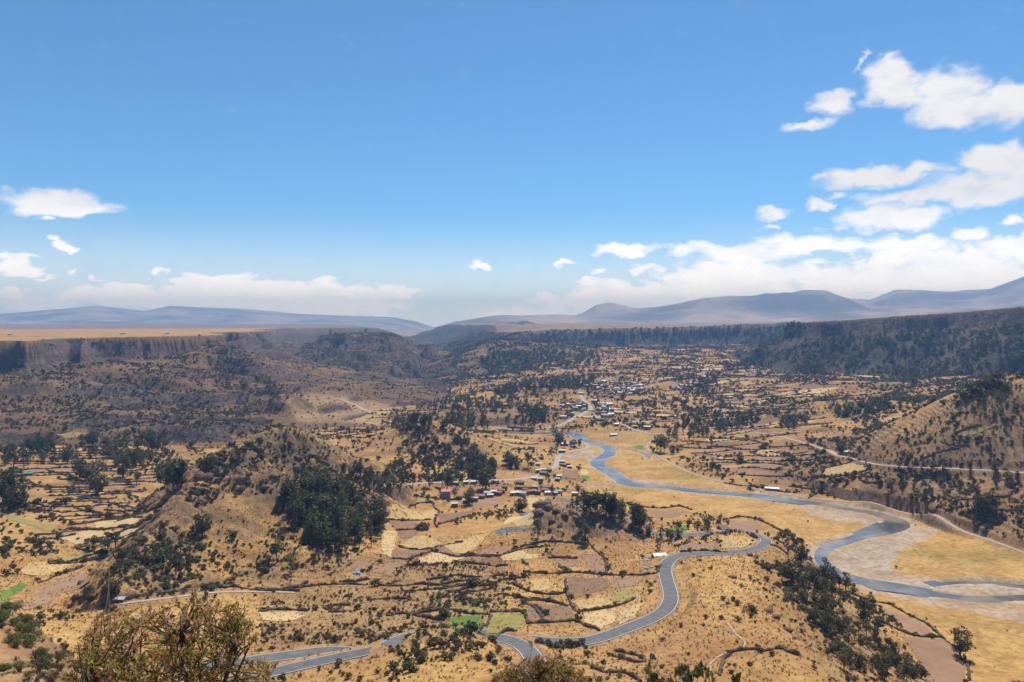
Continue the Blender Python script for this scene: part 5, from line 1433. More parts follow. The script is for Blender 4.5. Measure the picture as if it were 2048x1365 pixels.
# ================================================================== SHRUBS
SD = [  # photo polygon, density, mean height (m), palette weights over the eight shrub kinds
 ([(-400,640),(2500,640),(2500,1400),(-400,1400)], .34, 1.5, 'mix'),
 (P_PLAIN, .012, .9, 'mix'),
 ([(0,690),(480,690),(620,850),(300,870),(0,880)], 2.3, 1.4, 'dark'),
 ([(560,700),(900,700),(960,800),(800,860),(560,860)], .45, 2.0, 'mix'),
 ([(560,800),(650,786),(720,795),(790,815),(760,850),(600,845)], .16, 1.4, 'mix'),
 ([(860,700),(1300,690),(1320,860),(1000,870),(900,860)], .75, 2.0, 'dark'),
 ([(850,770),(900,690),(1050,665),(1200,690),(1180,720),(1000,760)], 1.5, 2.2, 'dark'),
 ([(1300,690),(2500,640),(2500,850),(1700,860),(1330,850)], .95, 2.1, 'dark'),
 ([(1330,860),(1700,840),(1900,945),(1760,960),(1560,940),(1460,960),(1340,920)], .16, 1.6, 'mix'),
 ([(1300,890),(1360,900),(1480,950),(1600,975),(1560,985),(1400,950),(1310,910)], .75, 1.9, 'dark'),
 (P_TERR, 2.2, 1.9, 'dark'),
 ([(1470,960),(1560,935),(1660,930),(1700,960),(1640,985),(1560,985)], .8, 1.8, 'brown'),
 ([(1700,860),(2500,840),(2500,930),(1900,930),(1760,920)], 1.2, 1.7, 'dark'),
 ([(1900,800),(1960,770),(2048,730),(2500,700),(2500,850),(2048,850),(1930,850)], 1.9, 1.7, 'mix'),
 ([(0,870),(360,850),(370,960),(200,960),(0,960)], .55, 1.9, 'dark'),
 (P_LEFTF, .16, 1.7, 'mix'),
 ([(0,990),(120,1010),(130,1110),(60,1160),(0,1160)], .5, 2.0, 'mix'),
 (P_HILL, 1.5, 1.3, 'mix'),
 ([(180,1200),(250,1100),(370,1000),(440,960),(430,1040),(480,1140),(420,1200)], 1.6, 1.8, 'mix'),
 ([(375,990),(400,930),(480,880),(530,880),(500,910),(440,960),(390,995)], 3.0, 2.2, 'dark'),  # dense dark cover added to stand in for the steep left face's shade
 ([(560,1130),(640,1100),(760,1090),(740,1130),(660,1160)], .6, 1.7, 'mix'),
 ([(760,950),(800,890),(850,850),(920,860),(960,900),(960,960),(820,970)], 1.7, 2.2, 'dark'),
 (P_MIDF, .12, 1.2, 'mix'),
 ([(850,1070),(900,1050),(1000,1010),(1040,1020),(940,1075),(870,1090)], .8, 1.5, 'mix'),
 ([(520,1150),(700,1120),(880,1130),(1000,1110),(1060,1140),(1060,1210),(900,1260),(780,1290),(520,1290)], 2.2, .95, 'brown'),
 ([(850,1180),(980,1170),(1060,1190),(1030,1215),(900,1220)], .95, 1.5, 'dark'),
 ([(760,1365),(790,1310),(850,1270),(930,1285),(1010,1320),(1030,1365)], .72, 1.6, 'mix'),
 ([(1040,1090),(1180,1070),(1200,1110),(1180,1150),(1050,1150)], .5, 1.2, 'mix'),
 ([(1270,1180),(1320,1170),(1335,1220),(1280,1240)], .8, 1.6, 'dark'),
 ([(1345,1140),(1400,1130),(1410,1210),(1370,1220),(1350,1190)], .55, 1.7, 'mix'),
 ([(1340,1100),(1560,1100),(1600,1230),(1660,1365),(1150,1365),(1200,1290),(1340,1230)], .08, 1.2, 'mix'),
 ([(1390,1200),(1500,1190),(1520,1260),(1400,1260)], .38, 1.5, 'mix'),
 ([(1470,1080),(1580,1060),(1680,1150),(1800,1240),(1870,1365),(1660,1365),(1590,1240),(1530,1150)], 1.5, 1.7, 'mix'),
 ([(1480,1130),(1520,1140),(1600,1230),(1690,1365),(1640,1365),(1560,1240)], .8, 1.1, 'brown'),
 (P_ROCK, .3, 1.2, 'brown'),
 ([(0,1190),(90,1210),(190,1320),(190,1365),(0,1365)], .8, 1.0, 'green')]
PAL = {'mix': [.26, .2, .16, .12, .08, .08, .06, .04], 'dark': [.22, .22, .14, .1, .08, .02, .18, .04], 'brown': [.12, .1, .06, .26, .22, .02, .04, .18], 'green': [.14, .06, .06, .05, .03, .6, .03, .03]}
srs = np.random.default_rng(77)
def base_d(r):
    return 0.11 * np.where(r < 480, 1, (np.maximum(r, 480) / 480) ** -0.62)
rt = np.geomspace(78, 3200, 400)
wts = rt * base_d(rt) * np.gradient(rt)
ARC = R(84)
NC = int(wts.sum() * ARC * 1.5)
r = np.interp(srs.random(NC), np.cumsum(wts) / wts.sum(), rt)
ph = srs.uniform(-ARC / 2, ARC / 2, NC)
x, y = np.sin(ph) * r, np.cos(ph) * r
z = gz(x, y)
qx, qy = project(x, y, z)
dn_, hh_, pal_ = np.zeros(NC), np.ones(NC), np.zeros(NC, int)
pn = list(PAL)
for poly, d, h, pl_ in SD:
    m = in_poly(qx, qy, poly)
    if pl_ == 'green':
        m &= r < 150
    dn_[m], hh_[m], pal_[m] = d, h, pn.index(pl_)
clsx = gsample(cls.astype(float), x, y).round().astype(int)
rkx = gsample(rockm, x, y)
clump = fbm(x * .7, y, 46, 4) * 2.2 + fbm(x + 50, y, 11, 2) * 1.0
dn_ = np.where((clsx > 0) & (rkx < 0.1), 0.0, dn_)
dn_ = np.where((clsx == 2) & (rkx >= 0.1), 1.6, dn_)
dn_ = np.where(clsx == 3, 1.5, dn_)
hh_ = np.where((clsx == 3) | (clsx == 1), 1.5, hh_)
dn_ = np.where((clsx == 1) & (rkx > 0.85), 0.25, dn_)
dn_ = dn_ * np.clip(0.48 + clump, 0.02, 2.4)
tq = gsample(terr, x, y)
q_ = (z + 1.0) / 2.4; fr_ = q_ - np.floor(q_)
dn_ = dn_ * np.where(tq > .2, np.where(fr_ > .55, 1.5, .6), 1)
dn_ = np.where((gsample(ROADD, x, y) < 1.6) | (gsample(RIVD, x, y) < 4), 0, dn_)
dn_ = np.where(gsample(gravel, x, y) > .4, dn_ * .3, dn_)
dn_ = np.where(gsample(np.nan_to_num(HIDE), x, y) > 4.0, 0, dn_)
keep = srs.random(NC) < dn_ / 1.5
x, y, z, r, hh_, pal_, qx, qy = (v[keep] for v in (x, y, z, r, hh_, pal_, qx, qy))
inf = np.zeros(len(x), bool)
for f in FIELD_PX:
    a = np.array(f)
    bb = (x > a[:, 0].min()) & (x < a[:, 0].max()) & (y > a[:, 1].min()) & (y < a[:, 1].max())
    if bb.any():
        inf[bb] |= in_poly(x[bb], y[bb], f)
kp = ~inf | (srs.random(len(x)) < 0.03)
x, y, z, r, hh_, pal_ = (v[kp] for v in (x, y, z, r, hh_, pal_))
# hedge plants along the walls
wx, wy = [], []
for L in wall_lines:
    d = np.hypot(L[0, 0], L[0, 1])
    n = srs.random(len(L)) < (0.26 if d < 600 else 0.42)
    off_ = srs.normal(size=(n.sum(), 2)) * 0.9
    wx += (L[n, 0] + off_[:, 0]).tolist(); wy += (L[n, 1] + off_[:, 1]).tolist()
# hedge hiding the road bend beside the pale field
hl_ = cast_pts([(1065,1289),(1100,1292),(1130,1294),(1160,1291)])
for t in np.linspace(0, 2.999, 30):
    i = int(t); a, b = np.array(hl_[i]), np.array(hl_[i + 1])
    p = a + (b - a) * (t - i) + srs.normal(size=2) * 0.8
    wx.append(p[0]); wy.append(p[1])
nsp = fill_poly([(0,1205),(70,1225),(110,1275),(170,1320),(200,1365),(0,1365)], 64, srs)
nx_, ny_ = cast(nsp[:, 0], nsp[:, 1])
ok_ = np.hypot(nx_, ny_) < 150
wx, wy = np.array(wx), np.array(wy)
nw = len(wx)
wx, wy = np.append(wx, nx_[ok_]), np.append(wy, ny_[ok_])
x = np.append(x, wx); y = np.append(y, wy); z = np.append(z, gz(wx, wy)); r = np.append(r, np.hypot(wx, wy))
hh_ = np.append(hh_, np.where(np.arange(len(wx)) < nw, 1.5, 0.95)); pal_ = np.append(pal_, np.where(np.arange(len(wx)) < nw, 0, pn.index('green')))
N_ = len(x)
grow = np.where(r < 480, 1, (r / 480) ** 0.16)
hgt = hh_ * srs.lognormal(-.05, 0.45, N_) * grow * 0.95
wid = hgt * srs.uniform(0.85, 1.35, N_)
kind = np.zeros(N_, int)
for k, nm in enumerate(pn):
    m = pal_ == k
    kind[m] = srs.choice(8, m.sum(), p=np.array(PAL[nm]) / sum(PAL[nm]))
app = hgt / np.maximum(r, 60)
app = np.where(gsample(HIDE, x, y) < 0.5, app, 0)
px_, py_ = project(x, y, z)
app = np.where((px_ > -10) & (px_ < 2058) & (py_ < 1375), app, 0)
order = np.argsort(-app)
solo_i, rest_i = order[:300], order[300:]
for i in solo_i:
    o = bpy.data.objects.new('shrub', SHRUBS[kind[i]][2 if r[i] < 170 else 0])
    o.location = (x[i], y[i], z[i] - 0.05); o.scale = (wid[i], wid[i], hgt[i]); o.rotation_euler = (0, 0, srs.uniform(0, 6.28))
    col.objects.link(o)
    qx1, qy1 = px_[i], py_[i]
    if r[i] < 160 and qx1 < 420: lb = ('rounded green shrub on the near slope at the bottom corner', 'green shrubs on the near slope')
    elif 700 < qx1 < 1060 and qy1 > 1230: lb = ('dark shrub on the scrubby hillock beside the road', 'shrubs on the roadside hillock')
    elif qx1 > 1500: lb = ('low shrub on the steep spur slope above the river', 'shrubs on the spur slope')
    elif qx1 > 1060: lb = ('low shrub on the dry golden spur around the road', 'shrubs on the golden spur')
    elif qx1 < 520: lb = ('bushy shrub at the foot of the craggy hill', 'shrubs at the hill foot')
    else: lb = ('brownish shrub in the rubble ground below the fields', 'shrubs in the rubble ground')
    tag(o, lb[0], 'shrub', lb[1])
near = r[rest_i] < 420
P = np.c_[x, y, z - .05][rest_i]; S = np.c_[wid, wid, hgt][rest_i]; Rr = np.c_[np.zeros(N_), np.zeros(N_), srs.uniform(0, 6.28, N_)][rest_i]
I = np.where(near, kind[rest_i], kind[rest_i] + 8)
gn_scatter('shrubbery', P, S, Rr, I, [s[0] for s in SHRUBS] + [s[1] for s in SHRUBS], 'countless low dark shrubs dotting the valley and its slopes', 'shrubs')
# dry tussock grass on the near ground
m_ = (srs.random(26000))
rg = 80 + 380 * srs.random(26000) ** 0.6; pg = srs.uniform(-R(37), R(37), 26000)
xg, yg = np.sin(pg) * rg, np.cos(pg) * rg
ok = (gsample(ROADD, xg, yg) > 0.6) & (gsample(RIVD, xg, yg) > 5) & (gsample(HIDE, xg, yg) < 1) & (gsample(gravel, xg, yg) < .3) & (gsample(pl, xg, yg) < .3)
xg, yg = xg[ok], yg[ok]
TUS = []
for v in range(3):
    rs = np.random.default_rng(800 + v)
    V, F, T = [], [], []
    for k in range(26):
        a = rs.uniform(0, 6.28); q = rs.uniform(.0, .28); b = rs.uniform(.3, .8)
        dx, dy = math.cos(a), math.sin(a)
        w = .05
        k0 = len(V)
        V += [(dx * q - dy * w, dy * q + dx * w, 0), (dx * q + dy * w, dy * q - dx * w, 0), (dx * (q + b * .6), dy * (q + b * .6), rs.uniform(.5, 1))]
        F.append((k0, k0 + 1, k0 + 2)); T += [rs.random()] * 3
    TUS.append((V, F, T))
M['tussock'] = mat_leaf('dry_grass', (0.20, 0.135, 0.055), (0.46, 0.32, 0.14), 0.3, 0.9)
tm_ = [mesh_from('tussock', V, F, [M['tussock']], T) for V, F, T in TUS]
n_ = len(xg); sg = srs.uniform(.35, .9, n_)
gn_scatter('grass', np.c_[xg, yg, gz(xg, yg) - .02], np.c_[sg * 1.3, sg * 1.3, sg], np.c_[np.zeros(n_), np.zeros(n_), srs.uniform(0, 6, n_)], srs.integers(0, 3, n_), tm_, 'dry golden tussock grass over the near slopes', 'grass')

# ================================================================== BUILDINGS
def mat_flat(name, c, rough=0.7, spec=0.3, var=0.25):
    return mat_simple(name, tuple(v * (1 - var) for v in c), c, 0.9, rough, 0, spec)
ROOF = {'tin': mat_flat('tin_roof', (0.42, 0.44, 0.46), 0.45, 0.5), 'white': mat_flat('white_roof', (0.58, 0.57, 0.55), 0.5), 'rust': mat_flat('rusty_tile_roof', (0.36, 0.20, 0.145), 0.85), 'brown': mat_flat('brown_tile_roof', (0.27, 0.15, 0.10), 0.9),
        'red': mat_flat('red_roof', (0.5, 0.13, 0.10), 0.6), 'pink': mat_flat('pink_roof', (0.75, 0.20, 0.27), 0.6), 'green': mat_flat('green_roof', (0.06, 0.42, 0.26), 0.6), 'blue': mat_flat('blue_grey_roof', (0.34, 0.44, 0.56), 0.5), 'thatch': mat_flat('thatch_roof', (0.36, 0.27, 0.19), 0.95)}
WALLM = {'adobe': mat_flat('adobe_wall', (0.30, 0.185, 0.12), 0.95), 'plaster': mat_flat('plaster_wall', (0.58, 0.52, 0.44), 0.9), 'stone': mat_flat('stone_house_wall', (0.24, 0.19, 0.15), 0.95), 'bluewall': mat_flat('grey_blue_wall', (0.33, 0.37, 0.42), 0.9)}
M['opening'] = mat_flat('dark_opening', (0.03, 0.028, 0.026), 0.3, 0.5)
ROOFW = {'tin': 'grey tin', 'white': 'white', 'rust': 'rusty tiled', 'brown': 'brown tiled', 'red': 'red', 'pink': 'pink', 'green': 'green', 'blue': 'blue-grey', 'thatch': 'thatched'}
def house(x, y, w, l, h, rot, roof, wall, label, group=None, detail=True, pitch=0.32, storeys=1):
    r = bpy.data.objects.new('house', None)
    zb = min(float(gz(x + a * w * .5, y + b * l * .5)) for a in (-1, 1) for b in (-1, 1))
    r.location = (x, y, zb - 0.05); r.rotation_euler = (0, 0, rot); r.empty_display_size = 0.3
    col.objects.link(r)
    tag(r, label, 'house', group)
    a, b = w / 2, l / 2
    rh = b * pitch
    # walls with gables, ridge along x
    V = [(-a, -b, -1), (a, -b, -1), (a, b, -1), (-a, b, -1), (-a, -b, h), (a, -b, h), (a, b, h), (-a, b, h), (-a, 0, h + rh), (a, 0, h + rh)]
    F = [(0, 1, 5, 4), (2, 3, 7, 6), (1, 2, 6, 9, 5), (3, 0, 4, 8, 7)]
    mesh_obj('wall', V, F, WALLM[wall], r)
    e, t = 0.35, 0.09
    s = rh / b
    zz = h - e * s + 0.03
    V = []
    for xx in (-a - e, a + e):
        for yy, zq in ((-b - e, zz), (0, h + rh + 0.03), (b + e, zz)):
            V += [(xx, yy, zq), (xx, yy, zq + t)]
    F = [(1, 3, 9, 7), (3, 5, 11, 9), (0, 6, 8, 2), (2, 8, 10, 4), (0, 1, 7, 6), (4, 10, 11, 5), (0, 2, 3, 1), (2, 4, 5, 3), (6, 7, 9, 8), (8, 9, 11, 10)]
    mesh_obj('roof', V, F, ROOF[roof], r)
    if detail:
        def panel(nm, cx, cz, ww, hh, side=-1):
            yy = side * (b + 0.03)
            return mesh_obj(nm, [(cx - ww / 2, yy, cz), (cx + ww / 2, yy, cz), (cx + ww / 2, yy, cz + hh), (cx - ww / 2, yy, cz + hh), (cx - ww / 2, side * (b - .1), cz), (cx + ww / 2, side * (b - .1), cz), (cx + ww / 2, side * (b - .1), cz + hh), (cx - ww / 2, side * (b - .1), cz + hh)],
                            [(0, 1, 2, 3), (0, 3, 7, 4), (1, 5, 6, 2), (3, 2, 6, 7), (0, 4, 5, 1)], M['opening'], r)
        panel('door', -a * .3, 0, 0.95, 2.0)
        for st in range(storeys):
            for cx in ((a * .35, -a * .72) if st == 0 else (a * .5, 0, -a * .5)):
                panel('window', cx, st * 2.7 + 0.95, 0.9, 0.9)
    return r
hrs = random.Random(5)
VIL = [(780,455,60,'rust'),(840,482,70,'tin'),(755,508,95,'rust'),(950,440,80,'rust'),(900,462,60,'tin'),(955,478,66,'red'),(862,500,60,'white'),(1020,415,40,'rust'),(700,545,60,'tin'),(530,525,50,'rust'),(605,565,55,'white'),
 (1145,475,80,'white'),(1215,485,70,'tin'),(1185,358,80,'brown'),(1190,408,80,'rust'),(1280,410,66,'rust'),(1345,410,60,'tin'),(1310,460,84,'rust'),(1475,408,100,'rust'),(1450,445,70,'rust'),(1490,475,70,'tin'),(1610,462,56,'blue'),(1565,475,40,'tin'),
 (1380,158,40,'white'),(1385,236,46,'white'),(1440,255,70,'rust'),(1442,228,50,'tin'),(1492,225,60,'rust'),(1640,132,50,'white'),(1650,166,60,'rust'),(1722,188,46,'white'),(1702,168,46,'rust'),(1610,294,50,'tin'),(1590,324,40,'tin'),(1410,324,40,'tin'),(1340,305,56,'tin'),
 (1640,20,66,'tin'),(690,356,66,'tin'),(600,358,50,'tin'),(490,366,60,'tin'),(910,350,56,'tin'),(1775,484,30,'white'),(480,604,60,'white'),(1415,90,30,'brown'),(1255,470,50,'rust'),(1110,480,40,'tin'),(990,455,44,'rust'),(1380,470,50,'rust'),(1240,440,46,'brown')]
near_lab = {}
for vx, vy, vw, rf in VIL:
    px, py = vx / 5.39 + 820, vy / 5.39 + 900 + 2
    (x, y), = cast_pts([(px, py)])
    d = math.hypot(x, y)
    w = max(4.5, vw / 5.39 * d / F_PX * 1.1)
    l = min(w * hrs.uniform(.6, .85), 8)
    lab = '%s roofed house in the riverside village' % ROOFW[rf]
    place = ' beside the valley road' if py < 945 else (' near the river meadow' if px > 1080 else ' above the ploughed fields')
    house(x, y, w, l, hrs.uniform(2.5, 3.2), math.atan2(-x, y) * 0.6 + hrs.uniform(-.35, .35), rf, hrs.choice(['adobe', 'adobe', 'plaster', 'stone']), lab + place, 'village houses with %s roofs%s' % (ROOFW[rf], place))
(x, y), = cast_pts([(892, 995)])
house(x, y, 7.2, 6.0, 6.4, 0.08, 'pink', 'bluewall', 'tall two-storey house with bright pink roof above the fields', None, True, .3, 2)
(x, y), = cast_pts([(1318, 1112)])
house(x, y, 6.8, 4.2, 2.4, 0.25, 'tin', 'stone', 'grey tin roofed stone house beside scattered white boulders')
(x, y), = cast_pts([(1544, 981)])
house(x, y, 11.5, 4.2, 2.2, -0.35, 'tin', 'stone', 'long low white-roofed shed beside the river track')
(x, y), = cast_pts([(1446, 1060)])
house(x, y, 6.5, 5.2, 2.2, 0.5, 'thatch', 'stone', 'small thatched stone hut on the road loop', None, True, .75)
(x, y), = cast_pts([(58, 951)])
house(x, y, 7.5, 4.2, 2.3, 0.2, 'green', 'adobe', 'green-roofed hut among the walled fields beyond the hill')
(x, y), = cast_pts([(240, 1203)])
house(x, y, 3.6, 2.8, 1.8, 0.1, 'white', 'stone', 'tiny white-roofed hut beside the footpath under the hill')
SING = [(1227,872,9,'white','white farmhouse standing alone on the river terrace'),(1693,905,5,'tin','little tin hut by the bend of the far dirt road'),(1441,921,4,'white','tiny white hut in the golden fields across the river'),(1425,920,3.6,'brown','tiny brown hut beside the white one in golden fields'),(1068,918,4.5,'white','small white house above the village road'),
        (245,669,9,'white','white farm building on the flat mesa top'),(335,669,9,'tin','grey farm building on the flat mesa top'),(20,671,8,'white','white farm shed near the mesa edge at the picture side')]
for px, py, w, rf, lab in SING:
    (x, y), = cast_pts([(px, py)])
    house(x, y, w, w * .6, 2.6, hrs.uniform(-.4, .4), rf, 'plaster', lab, None, w > 6 and py > 800)
TOWN = [([(1150,772),(1200,762),(1290,766),(1300,785),(1230,795),(1160,790)], 80, 'in the far town centre', 'house packed into the far town centre'), ([(1120,812),(1160,800),(1180,815),(1150,838),(1122,842)], 36, 'along the town road', 'house along the pale road into the town'),
        ([(1172,797),(1222,800),(1232,830),(1195,845),(1186,820)], 32, 'on the slope below the town', 'house on the slope just below the town'), ([(1340,772),(1392,765),(1392,780),(1345,785)], 14, 'in the hamlet past the town', 'house in the small hamlet past the town'),
        ([(1080,712),(1140,705),(1150,715),(1090,722)], 30, 'in the hazy upper hamlet', 'house in the hazy hamlet under the escarpment'), ([(1222,848),(1300,850),(1295,862),(1240,858)], 9, 'by the lane above the river bend', 'house by the lane above the river bend'),
        ([(1122,880),(1150,878),(1150,895),(1128,898)], 7, 'on the wooded river bank', 'house on the wooded bank beside the river'), ([(1380,735),(1440,745),(1420,775),(1380,770)], 8, 'among the far trees', 'house half hidden among trees past the town')]
grs = np.random.default_rng(9)
for poly, n, grp, what in TOWN:
    pts = fill_poly(poly, n, grs)
    xs, ys = cast(pts[:, 0], pts[:, 1])
    done = []
    for x, y in zip(xs, ys):
        if any((x - a) ** 2 + (y - b) ** 2 < 70 for a, b in done) or float(gsample(ROADD, x, y)) < 3.5:
            continue
        done.append((x, y))
        rf = hrs.choice(['tin', 'tin', 'white', 'rust', 'rust', 'blue', 'brown', 'tin'])
        w = hrs.uniform(6.5, 10.5)
        house(x, y, w, w * hrs.uniform(.55, .8), hrs.uniform(2.6, 4.6), hrs.uniform(-.5, .5) + hrs.choice([0, 1.57]), rf, hrs.choice(['adobe', 'plaster', 'adobe']), '%s roofed %s' % (ROOFW[rf], what), '%s roofed houses %s' % (ROOFW[rf], grp), False)
(x, y), = cast_pts([(1276, 781)])
house(x, y, 19, 12, 4.5, 0.1, 'pink', 'plaster', 'large hall with a broad pink roof in the far town', None, False, .25)
(x, y), = cast_pts([(1234, 768)])
house(x, y, 10, 8, 6, 0.2, 'white', 'plaster', 'bright white tall building above the town centre', None, False, .2)
# road bridge before the town
def bridge():
    (ax, ay), (bx, by) = cast_pts([(1016, 862)])[0], cast_pts([(1070, 862)])[0]
    a, b = Vector((ax, ay, 0)), Vector((bx, by, 0))
    d = (b - a); L = d.length; d.normalize(); n = Vector((-d.y, d.x, 0))
    z0 = max(float(gz(ax, ay)), float(gz(bx, by))) + 3.2
    root = bpy.data.objects.new('bridge', None); root.location = ((a + b) / 2).to_tuple()[:2] + (z0 - 4,); col.objects.link(root)
    tag(root, 'rust-red girder bridge on piers below the town', 'bridge')
    rot = math.atan2(d.y, d.x); root.rotation_euler = (0, 0, rot)
    def boxm(nm, x0, x1, y0, y1, q0, q1, mat):
        V = [(x, y, z) for z in (q0, q1) for y in (y0, y1) for x in (x0, x1)]
        return mesh_obj(nm, V, [(0, 2, 3, 1), (4, 5, 7, 6), (0, 1, 5, 4), (2, 6, 7, 3), (0, 4, 6, 2), (1, 3, 7, 5)], mat, root)
    red = mat_flat('rust_red_steel', (0.30, 0.085, 0.06), 0.7)
    boxm('deck', -L / 2, L / 2, -2.6, 2.6, 3.3, 3.7, M['concrete'])
    for s in (-1, 1):
        boxm('girder', -L / 2, L / 2, s * 2.9 - .15, s * 2.9 + .15, 2.6, 4.6, red)
    for t in (-.32, 0, .32):
        boxm('pier', t * L - .8, t * L + .8, -2.2, 2.2, -6, 3.29, M['concrete'])
bridge()
# irrigation channel on the spur
ch = smooth_line(cast_pts([(1455,1247),(1470,1268),(1488,1283),(1490,1290),(1484,1298),(1470,1303),(1450,1308),(1432,1318),(1420,1330),(1420,1345)]), 2.0)
o = ribbon('channel', ch, (-.35, -.2, .2, .35), 0.22, M['dirt']); tag(o, 'narrow pale water channel curving over the golden spur', 'channel')
# blue tarpaulin over a heap
(x, y), = cast_pts([(713, 1149)])
bm = bmesh.new(); bmesh.ops.create_icosphere(bm, subdivisions=3, radius=1.0)
for v in bm.verts:
    f_ = 1 + 0.22 * math.sin(v.co.x * 5 + 1) * math.cos(v.co.y * 4) + 0.1 * math.sin(v.co.z * 9 + v.co.x * 7)
    v.co = Vector((v.co.x * 1.75 * f_, v.co.y * 1.1 * f_, max(v.co.z, -.25) * 0.95 * f_))
me = bpy.data.meshes.new('tarpaulin'); bm.to_mesh(me); bm.free(); me.materials.append(mat_flat('blue_tarpaulin', (0.13, 0.62, 0.95), 0.5, 0.4, .3))
me.polygons.foreach_set('use_smooth', np.ones(len(me.polygons), bool))
o = bpy.data.objects.new('tarpaulin', me); o.location = (x, y, float(gz(x, y)) + .35); o.rotation_euler.z = .3; o.scale = (1.15, 1.15, 1.2); col.objects.link(o)
tag(o, 'bright blue tarpaulin heap under the scrub at the hill foot', 'tarpaulin')
# boulders
def boulder_mesh(seed):
    rs = np.random.default_rng(seed)
    bm = bmesh.new(); bmesh.ops.create_icosphere(bm, subdivisions=2, radius=1.0)
    k = rs.normal(size=(5, 3))
    for v in bm.verts:
        c = np.array(v.co)
        f_ = 1 + 0.16 * sum(math.sin(float(c @ q) * 2.2 + i) for i, q in enumerate(k)) / 2
        v.co = v.co * f_; v.co.z *= .68
    me = bpy.data.meshes.new('boulder'); bm.to_mesh(me); bm.free(); me.materials.append(M['boulder'])
    return me
BM = [boulder_mesh(i) for i in range(4)]
bp = np.vstack([fill_poly([(1272,1122),(1280,1114),(1312,1110),(1316,1116),(1290,1124)], 26, grs), fill_poly([(1272,1138),(1310,1130),(1318,1126),(1314,1134),(1285,1142)], 14, grs)])
bxs, bys = cast(bp[:, 0], bp[:, 1])
for x, y in zip(bxs, bys):
    o = bpy.data.objects.new('boulder', BM[grs.integers(4)]); s = grs.uniform(.35, .95)
    o.location = (x, y, float(gz(x, y)) + s * .25); o.scale = (s * grs.uniform(.8, 1.5), s, s); o.rotation_euler = (0, 0, grs.uniform(0, 6)); col.objects.link(o)
    tag(o, 'pale boulder strewn on the grass beside the tin-roofed house', 'boulder', 'pale boulders beside the tin-roofed house')
# crags on the hill and the knoll
CR = [(1085,1012,4.2),(1095,1018,3.4),(1078,1026,3.2),(1112,1024,2.6),(1130,1034,2.2),(1150,1036,2.4),(1105,1044,2.2),(1120,1052,2.0),(1180,1026,1.8),(1240,1054,2.6),(1250,1060,2.2),(1262,1052,2.0),(1100,1060,1.8),(1280,1062,1.6),(1230,1050,1.6),(1095,1004,3.0),(1500,1112,2.0),(1510,1116,1.8),(1465,1156,1.4),(1538,1222,1.6),(1552,1236,1.5),(1575,1262,1.4),(163,1168,1.6),(40,1205,1.2),(30,1210,1.4)]
hc = np.vstack([fill_poly([(500,900),(560,890),(660,920),(690,960),(600,965),(560,1000),(480,1000),(470,960)], 22, grs), fill_poly([(380,988),(400,940),(470,890),(500,900),(430,960),(395,992)], 20, grs)])  # second batch: dark rocks added to stand in for shade on the left face
CR += [(a, b, grs.uniform(1.2, 3.2)) for a, b in hc]
M['crag'] = mat_simple('crag_rock', (0.095, 0.064, 0.045), (0.29, 0.19, 0.12), 0.55, 0.95, 0.6)
CM = []
for i in range(4):
    me = boulder_mesh(40 + i); me.name = 'rock'; me.materials.clear(); me.materials.append(M['crag']); CM.append(me)
for i, (px, py, s) in enumerate(CR):
    (x, y), = cast_pts([(px, py)])
    o = bpy.data.objects.new('rock', CM[i % 4]); o.location = (x, y, float(gz(x, y)) + s * .1); o.scale = (s * grs.uniform(.9, 1.6), s * grs.uniform(.8, 1.2), s * grs.uniform(.9, 1.5)); o.rotation_euler = (grs.uniform(-.4, .4), grs.uniform(-.4, .4), grs.uniform(0, 6)); col.objects.link(o)
    if 1050 < px < 1300: tag(o, 'reddish brown crag on the bare rocky knoll', 'rock', 'crags on the rocky knoll')
    elif px >= 1300: tag(o, 'grey brown rock on the edge of the spur', 'rock', 'rocks on the spur edge')
    elif py < 1010: tag(o, 'dark crag jutting from the grass-topped hill', 'rock', 'crags on the grass-topped hill')
    else: tag(o, 'pale grey rock on the slope in the left valley', 'rock', 'rocks in the left valley')

# ================================================================== FOREGROUND PLANTS
def mat_fore(name, stops, trans=0.3):
    m, N = new_mat(name)
    at = N.node('ShaderNodeAttribute', attribute_name='tint').outputs['Fac']
    c = N.ramp(at, stops)
    c = N.mix(N.mapr(N.noise(geo_pos(N), 90, 3, .6), .35, .7, 0, .35), c, (0.16, 0.10, 0.04, 1))
    def ex(N, bs):
        tr = N.node('ShaderNodeBsdfTranslucent'); N.put(tr.inputs[0], c)
        mxs = N.node('ShaderNodeMixShader'); mxs.inputs[0].default_value = trans
        N.l.new(bs.outputs[0], mxs.inputs[1]); N.l.new(tr.outputs[0], mxs.inputs[2])
        return mxs.outputs[0]
    return finish(m, N, c, 0.55, None, 0, 0.35, ex)
M['fore_leaf'] = mat_fore('bush_leaves', [(0.0, (0.13, 0.16, 0.03)), (0.2, (0.30, 0.28, 0.05)), (0.4, (0.52, 0.38, 0.09)), (0.55, (0.44, 0.19, 0.07)), (0.7, (0.58, 0.30, 0.14)), (0.85, (0.66, 0.48, 0.28)), (1.0, (0.75, 0.62, 0.48))], 0.42)
M['fore_stem'] = mat_simple('bush_stems', (0.045, 0.032, 0.024), (0.15, 0.105, 0.075), 30, 0.9)
M['fore_flower'] = mat_fore('bush_flowers', [(0, (0.42, 0.22, 0.20)), (1, (0.66, 0.50, 0.46))])
M['straw'] = mat_fore('straw', [(0, (0.42, 0.32, 0.15)), (1, (0.62, 0.50, 0.28))], .2)
def leaf(V, F, T, c, d, n, L, w, t):
    """small folded leaf blade from c along d"""
    s = d.cross(n).normalized()
    k = len(V)
    V += [tuple(c), tuple(c + d * L * .45 + s * w + n * w * .5), tuple(c + d * L + n * L * -.12), tuple(c + d * L * .45 - s * w + n * w * .5)]
    F += [(k, k + 1, k + 2), (k, k + 2, k + 3)]; T += [t] * 4
